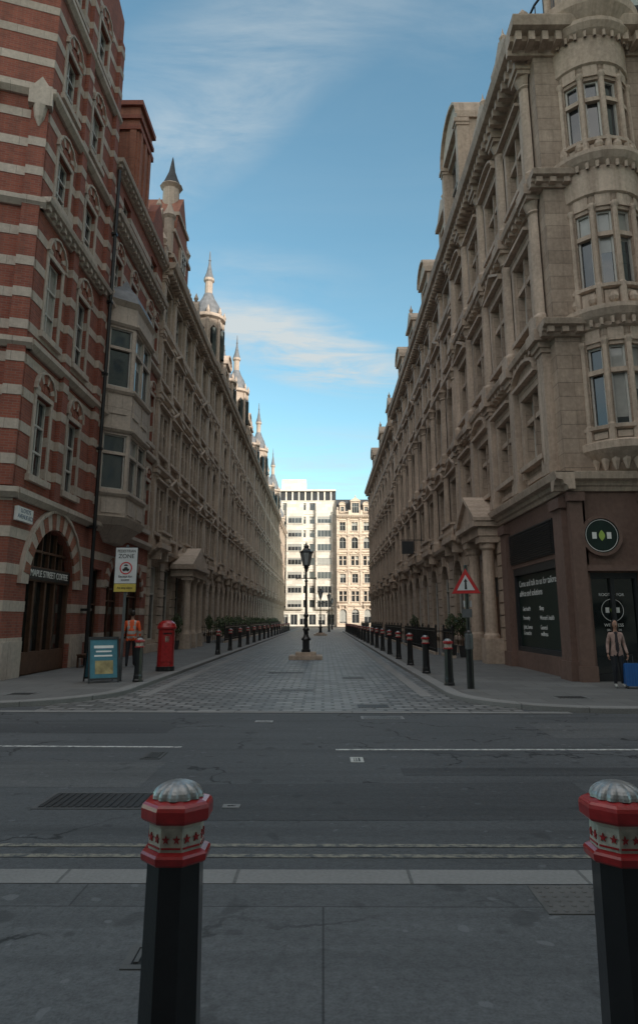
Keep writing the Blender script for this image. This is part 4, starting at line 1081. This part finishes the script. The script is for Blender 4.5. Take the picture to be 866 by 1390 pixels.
# ================================================================= people
M['skin'] = plain('skin', (.34, .2, .14), .5, 0, .1); M['skin2'] = plain('skin_brown', (.36, .19, .13), .5, 0, .1)
M['hair'] = plain('dark_hair', (.02, .014, .01), .5, 0, .4, 40)
M['hivis'] = plain('orange_hi_vis', (.9, .13, .03), .6, 0, .15, 12, .3); M['refl'] = plain('reflective_tape', (.5, .5, .48), .4)
M['navy'] = plain('dark_trousers', (.018, .02, .026), .8, 0, .3, 10, .4); M['shoe'] = plain('shoe', (.02, .018, .016), .5)
M['coat'] = plain('pink_coat', (.40, .27, .235), .85, 0, .35, 10, .5); M['wshoe'] = plain('light_shoe', (.4, .4, .38), .6)
M['shirt'] = plain('dark_top', (.03, .025, .03), .8)
def skinned(name, J, E, sub=2):
    names = list(J); idx = {n: i for i, n in enumerate(names)}
    me = D.meshes.new(name); me.from_pydata([J[n][0] for n in names], [(idx[a], idx[b_]) for a, b_ in E], [])
    o = D.objects.new(name, me); COL.objects.link(o)
    o.modifiers.new('skin', 'SKIN'); sv = me.skin_vertices[0].data
    for n in names:
        r = J[n][1]; r = r if isinstance(r, tuple) else (r, r)
        sv[idx[n]].radius = r
    sv[0].use_root = True
    s = o.modifiers.new('sub', 'SUBSURF'); s.levels = sub; s.render_levels = sub
    dg = bpy.context.evaluated_depsgraph_get(); ev = o.evaluated_get(dg); nm = D.meshes.new_from_object(ev)
    o.modifiers.clear(); o.data = nm; D.meshes.remove(me)
    for p in nm.polygons: p.use_smooth = True
    return o
def ell(e, name, c, r, m, seg=20):
    me = D.meshes.new(name); bm = bmesh.new(); bmesh.ops.create_uvsphere(bm, u_segments=seg, v_segments=14, radius=1)
    for v in bm.verts: v.co = Vector((c[0] + v.co.x * r[0], c[1] + v.co.y * r[1], c[2] + v.co.z * r[2]))
    bm.to_mesh(me); bm.free()
    for p in me.polygons: p.use_smooth = True
    me.materials.append(M[m]); o = D.objects.new(name, me); COL.objects.link(o); o.parent = e; return o
def person(name, loc, rot, sc, style):
    e = D.objects.new(name, None); COL.objects.link(e)
    w = style == 'woman'
    sh = .155 if w else .195; top = 'coat' if w else 'hivis'; sk = 'skin2' if w else 'skin'
    hr = (.26, .10, .86) if w else (.26, .03, .90)
    J = {'pel': ((0, 0, .97), .125 if w else .135), 'sp': ((0, -.005, 1.14), .11 if w else .14), 'ch': ((0, 0, 1.32), .125 if w else .16), 'nb': ((0, -.01, 1.47), .075), 'nk': ((0, 0, 1.55), .052), 'hd': ((0, .012, 1.62), .06)}
    E = [('pel', 'sp'), ('sp', 'ch'), ('ch', 'nb'), ('nb', 'nk'), ('nk', 'hd')]
    st = .03 if w else .13
    for sg, t in ((-1, 'l'), (1, 'r')):
        hx = hr[0] if not (w and sg < 0) else .24
        J['sh' + t] = ((sg * sh, 0, 1.42), .065 if w else .07); J['el' + t] = ((sg * (sh + .06), -.04, 1.15), .05)
        J['wr' + t] = ((sg * hx, hr[1] if sg > 0 else hr[1] + .03, hr[2] + .04), .034)
        E += [('ch', 'sh' + t), ('sh' + t, 'el' + t), ('el' + t, 'wr' + t)]
        yk = sg * st
        J['hp' + t] = ((sg * .09, 0, .9), .1); J['kn' + t] = ((sg * .1, yk * .6 + .03, .5), .066); J['an' + t] = ((sg * .1, yk - .02, .1), .042); J['to' + t] = ((sg * .12, yk + .15, .04), .036)
        E += [('pel', 'hp' + t), ('hp' + t, 'kn' + t), ('kn' + t, 'an' + t), ('an' + t, 'to' + t)]
    body = skinned('body', J, E); body.parent = e; me = body.data
    order = [top, 'navy', 'wshoe' if w else 'shoe', sk, 'refl', 'shirt']
    for m in order: me.materials.append(M[m])
    hem = .86 if w else .84
    for p in me.polygons:
        c = p.center; arm = abs(c.x) > .175 and c.z > .78
        if c.z > 1.5: k = 3
        elif arm and c.z < hr[2] + .06: k = 3
        elif c.z > hem or arm: k = 0
        elif c.z > .11: k = 1
        else: k = 2
        if not w and k == 0 and (abs(c.z - 1.1) < .035 or abs(c.z - .95) < .03 or (abs(abs(c.x) - .1) < .03 and c.z > 1.1)): k = 4
        if w and k == 0 and c.y > .05 and abs(c.x) < .035: k = 5
        p.material_index = k
    J2 = {'a': ((0, -.01 if w else 0, hem + .02), .145 if w else .165), 'b': ((0, -.01 if w else 0, 1.1), .125 if w else .16), 'c': ((0, -.01 if w else 0, 1.3), .135 if w else .17)}
    jk = skinned('jacket', J2, [('a', 'b'), ('b', 'c')]); jk.parent = e; jk.data.materials.append(M[top]); jk.data.materials.append(M['refl']); jk.data.materials.append(M['shirt'])
    for p in jk.data.polygons:
        if not w and (abs(p.center.z - 1.1) < .035 or abs(p.center.z - .94) < .03): p.material_index = 1
        if w and p.center.y > .04 and abs(p.center.x) < .035: p.material_index = 2
    for sg, t in ((-1, 'l'), (1, 'r')):
        wp = Vector(J['wr' + t][0]); pal = wp + Vector((0, .01, -.06))
        H = {'w': (tuple(wp + Vector((0, 0, -.01))), .026), 'p': (tuple(pal), .032), 'q': (tuple(pal + Vector((0, .004, -.03))), .03)}
        h_ = skinned('palm', H, [('w', 'p'), ('p', 'q')], 1); h_.parent = e; h_.data.materials.append(M[sk])
        for i in range(4):
            L = (.07, .08, .075, .058)[i]; y0 = .028 - i * .018
            b0 = pal + Vector((0, y0, -.035)); c1 = b0 + Vector((-sg * .006, 0, -L * .45)); c2 = c1 + Vector((-sg * .02, 0, -L * .3)); c3 = c2 + Vector((-sg * .02, 0, -L * .12))
            g_ = skinned('finger', {'a': (tuple(b0), .009), 'b': (tuple(c1), .0085), 'c': (tuple(c2), .008), 'd': (tuple(c3), .007)}, [('a', 'b'), ('b', 'c'), ('c', 'd')], 1); g_.parent = e; g_.data.materials.append(M[sk])
        b0 = pal + Vector((0, .03, .005)); g_ = skinned('thumb', {'a': (tuple(b0), .011), 'b': (tuple(b0 + Vector((-sg * .01, .022, -.025))), .01), 'c': (tuple(b0 + Vector((-sg * .02, .025, -.055))), .008)}, [('a', 'b'), ('b', 'c')], 1); g_.parent = e; g_.data.materials.append(M[sk])
    hz = 1.69
    ell(e, 'head', (0, .01, hz), (.074, .092, .115), sk); ell(e, 'jaw', (0, .03, hz - .06), (.055, .062, .055), sk)
    ell(e, 'nose', (0, .108, hz - .012), (.012, .018, .022), sk); ell(e, 'mouth', (0, .093, hz - .056), (.022, .006, .007), 'wood')
    for sg in (-1, 1):
        ell(e, 'ear', (sg * .075, .0, hz - .01), (.01, .02, .03), sk); ell(e, 'eye', (sg * .028, .092, hz + .012), (.012, .008, .007), 'wt', 10); ell(e, 'iris', (sg * .028, .099, hz + .012), (.005, .004, .005), 'bk', 8)
        ell(e, 'eyebrow', (sg * .028, .095, hz + .032), (.017, .006, .004), 'hair', 8)
    ell(e, 'hair', (0, -.014, hz + .024), (.083, .094, .108), 'hair')
    if w:
        ell(e, 'hair_back', (0, -.055, hz - .1), (.09, .05, .18), 'hair')
        for sg in (-1, 1): ell(e, 'hair_side', (sg * .075, .0, hz - .1), (.025, .045, .15), 'hair')
    e.location = loc; e.rotation_euler = (0, 0, rot); e.scale = (sc, sc, sc); return e
person('man_in_hi_vis_jacket', (-6.62, 23.6, PZ), rad(8), 1.06, 'man')
person('woman_with_suitcase', (7.1, 16.6, PZ), rad(172), .88, 'woman')
M['case'] = plain('blue_suitcase', (.03, .14, .42), .35, 0, .15, 8, .05, .4)
b = Bld('suitcase'); f = Fac(b, (0, 0), (1, 0), (0, -1))
f.prism('case', [(-.18, .1), (-.15, .06), (.15, .06), (.18, .1), (.18, .54), (.15, .58), (-.15, .58), (-.18, .54)], -.11, .11)
for s in (-.12, -.06, 0, .06, .12): f.box('case', s - .012, s + .012, .11, .122, .1, .54)
for s in (-.15, .15):
    for n in (-.08, .08): f.lathe('bk', s, n, [(.0, 0), (.025, 0), (.03, .03), (.02, .06)], 10)
f.lathe('signgrey', -.06, -.08, [(.008, .58), (.008, .76)], 6); f.lathe('signgrey', .06, -.08, [(.008, .58), (.008, .76)], 6); f.box('bk', -.08, .08, -.095, -.065, .75, .78)
mesh_obj(b, (7.36, 16.45, PZ), rad(-8))

# ================================================================= WORLD / LIGHT
EL, AZ = rad(22), rad(139)
sd = Vector((math.sin(AZ) * math.cos(EL), math.cos(AZ) * math.cos(EL), math.sin(EL)))
sl_ = D.lights.new('sun', 'SUN'); sl_.energy = 5; sl_.angle = rad(.5); sl_.color = (1, .93, .83)
so = D.objects.new('sun', sl_); COL.objects.link(so); so.rotation_euler = (-sd).to_track_quat('-Z', 'Y').to_euler(); so.location = (0, 0, 60)
wd = D.worlds.new('World'); scene.world = wd; wd.use_nodes = True; nt = wd.node_tree
bg = nt.nodes['Background']; sky = nt.nodes.new('ShaderNodeTexSky'); sky.sky_type = 'NISHITA'; sky.sun_disc = False
sky.sun_elevation = EL; sky.sun_rotation = AZ; sky.air_density = 1.0; sky.dust_density = .6; sky.ozone_density = 1.0
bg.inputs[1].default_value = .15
tc = nt.nodes.new('ShaderNodeTexCoord'); sp = nt.nodes.new('ShaderNodeSeparateXYZ'); nt.links.new(tc.outputs['Generated'], sp.inputs[0])
def ma(op, a, b=None, c=None, clamp=False):
    n = nt.nodes.new('ShaderNodeMath'); n.operation = op; n.use_clamp = clamp
    for i, v in enumerate((a, b, c)):
        if v is None: continue
        if isinstance(v, (int, float)): n.inputs[i].default_value = v
        else: nt.links.new(v, n.inputs[i])
    return n.outputs[0]
X, Y, Z = sp.outputs
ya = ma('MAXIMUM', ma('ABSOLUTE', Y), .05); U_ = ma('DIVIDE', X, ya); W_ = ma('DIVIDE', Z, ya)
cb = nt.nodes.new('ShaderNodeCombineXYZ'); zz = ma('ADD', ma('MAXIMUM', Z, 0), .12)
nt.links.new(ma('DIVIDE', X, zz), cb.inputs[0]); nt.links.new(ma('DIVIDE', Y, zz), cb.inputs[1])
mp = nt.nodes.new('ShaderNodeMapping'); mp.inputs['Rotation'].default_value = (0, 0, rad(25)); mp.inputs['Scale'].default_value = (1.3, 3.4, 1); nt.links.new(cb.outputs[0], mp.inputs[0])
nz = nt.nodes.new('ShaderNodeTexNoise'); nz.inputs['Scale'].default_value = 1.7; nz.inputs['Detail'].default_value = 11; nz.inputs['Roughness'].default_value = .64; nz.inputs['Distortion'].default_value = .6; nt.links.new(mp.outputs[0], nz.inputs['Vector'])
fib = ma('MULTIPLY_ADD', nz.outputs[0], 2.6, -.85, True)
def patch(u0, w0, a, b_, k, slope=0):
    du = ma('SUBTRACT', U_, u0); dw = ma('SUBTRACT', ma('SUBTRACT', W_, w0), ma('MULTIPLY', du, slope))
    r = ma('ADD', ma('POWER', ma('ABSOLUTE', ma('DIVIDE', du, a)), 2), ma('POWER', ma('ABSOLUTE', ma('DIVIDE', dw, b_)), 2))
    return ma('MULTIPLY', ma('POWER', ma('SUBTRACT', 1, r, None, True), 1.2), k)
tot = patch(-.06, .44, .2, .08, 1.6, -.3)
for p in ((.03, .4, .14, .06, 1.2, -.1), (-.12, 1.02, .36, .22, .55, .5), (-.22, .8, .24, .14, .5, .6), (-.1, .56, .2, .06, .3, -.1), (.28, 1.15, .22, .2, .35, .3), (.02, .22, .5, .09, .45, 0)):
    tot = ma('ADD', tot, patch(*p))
fill_veil = ma('MULTIPLY_ADD', ma('SUBTRACT', ma('MULTIPLY', Z, .8), ma('MULTIPLY', Y, .6)), 3.2, -1.0, True)  # bright warm cloud added overhead and behind, out of view, to raise ambient light
fill_veil = ma('MULTIPLY', fill_veil, ma('MULTIPLY_ADD', fib, .45, .55, True))
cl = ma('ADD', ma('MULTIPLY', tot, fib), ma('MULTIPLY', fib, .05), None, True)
cl = ma('MAXIMUM', cl, ma('MULTIPLY', fill_veil, .85))
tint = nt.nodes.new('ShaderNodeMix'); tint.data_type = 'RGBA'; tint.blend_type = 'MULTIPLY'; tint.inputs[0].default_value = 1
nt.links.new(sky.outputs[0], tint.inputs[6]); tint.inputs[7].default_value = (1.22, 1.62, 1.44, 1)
ccol = nt.nodes.new('ShaderNodeMix'); ccol.data_type = 'RGBA'; nt.links.new(fill_veil, ccol.inputs[0]); ccol.inputs[6].default_value = (4.2, 4.65, 4.8, 1); ccol.inputs[7].default_value = (12.4, 11.4, 10.3, 1)
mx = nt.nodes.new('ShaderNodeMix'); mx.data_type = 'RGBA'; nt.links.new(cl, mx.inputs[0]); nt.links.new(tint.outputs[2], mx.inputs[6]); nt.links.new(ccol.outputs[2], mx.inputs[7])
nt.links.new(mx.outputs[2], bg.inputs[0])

scene.view_settings.view_transform = 'Standard'; scene.view_settings.look = 'None'; scene.view_settings.exposure = 0
cam = D.cameras.new('camera'); co = D.objects.new('camera', cam); COL.objects.link(co); scene.camera = co
co.location = (0, 0, 1.7); co.rotation_euler = (rad(90 + 11.98), 0, rad(.318))
cam.sensor_fit = 'VERTICAL'; cam.sensor_height = 36; cam.lens = 900 / 1390 * 36; cam.shift_y = -45 / 1390; cam.clip_end = 2000; cam.clip_start = .05
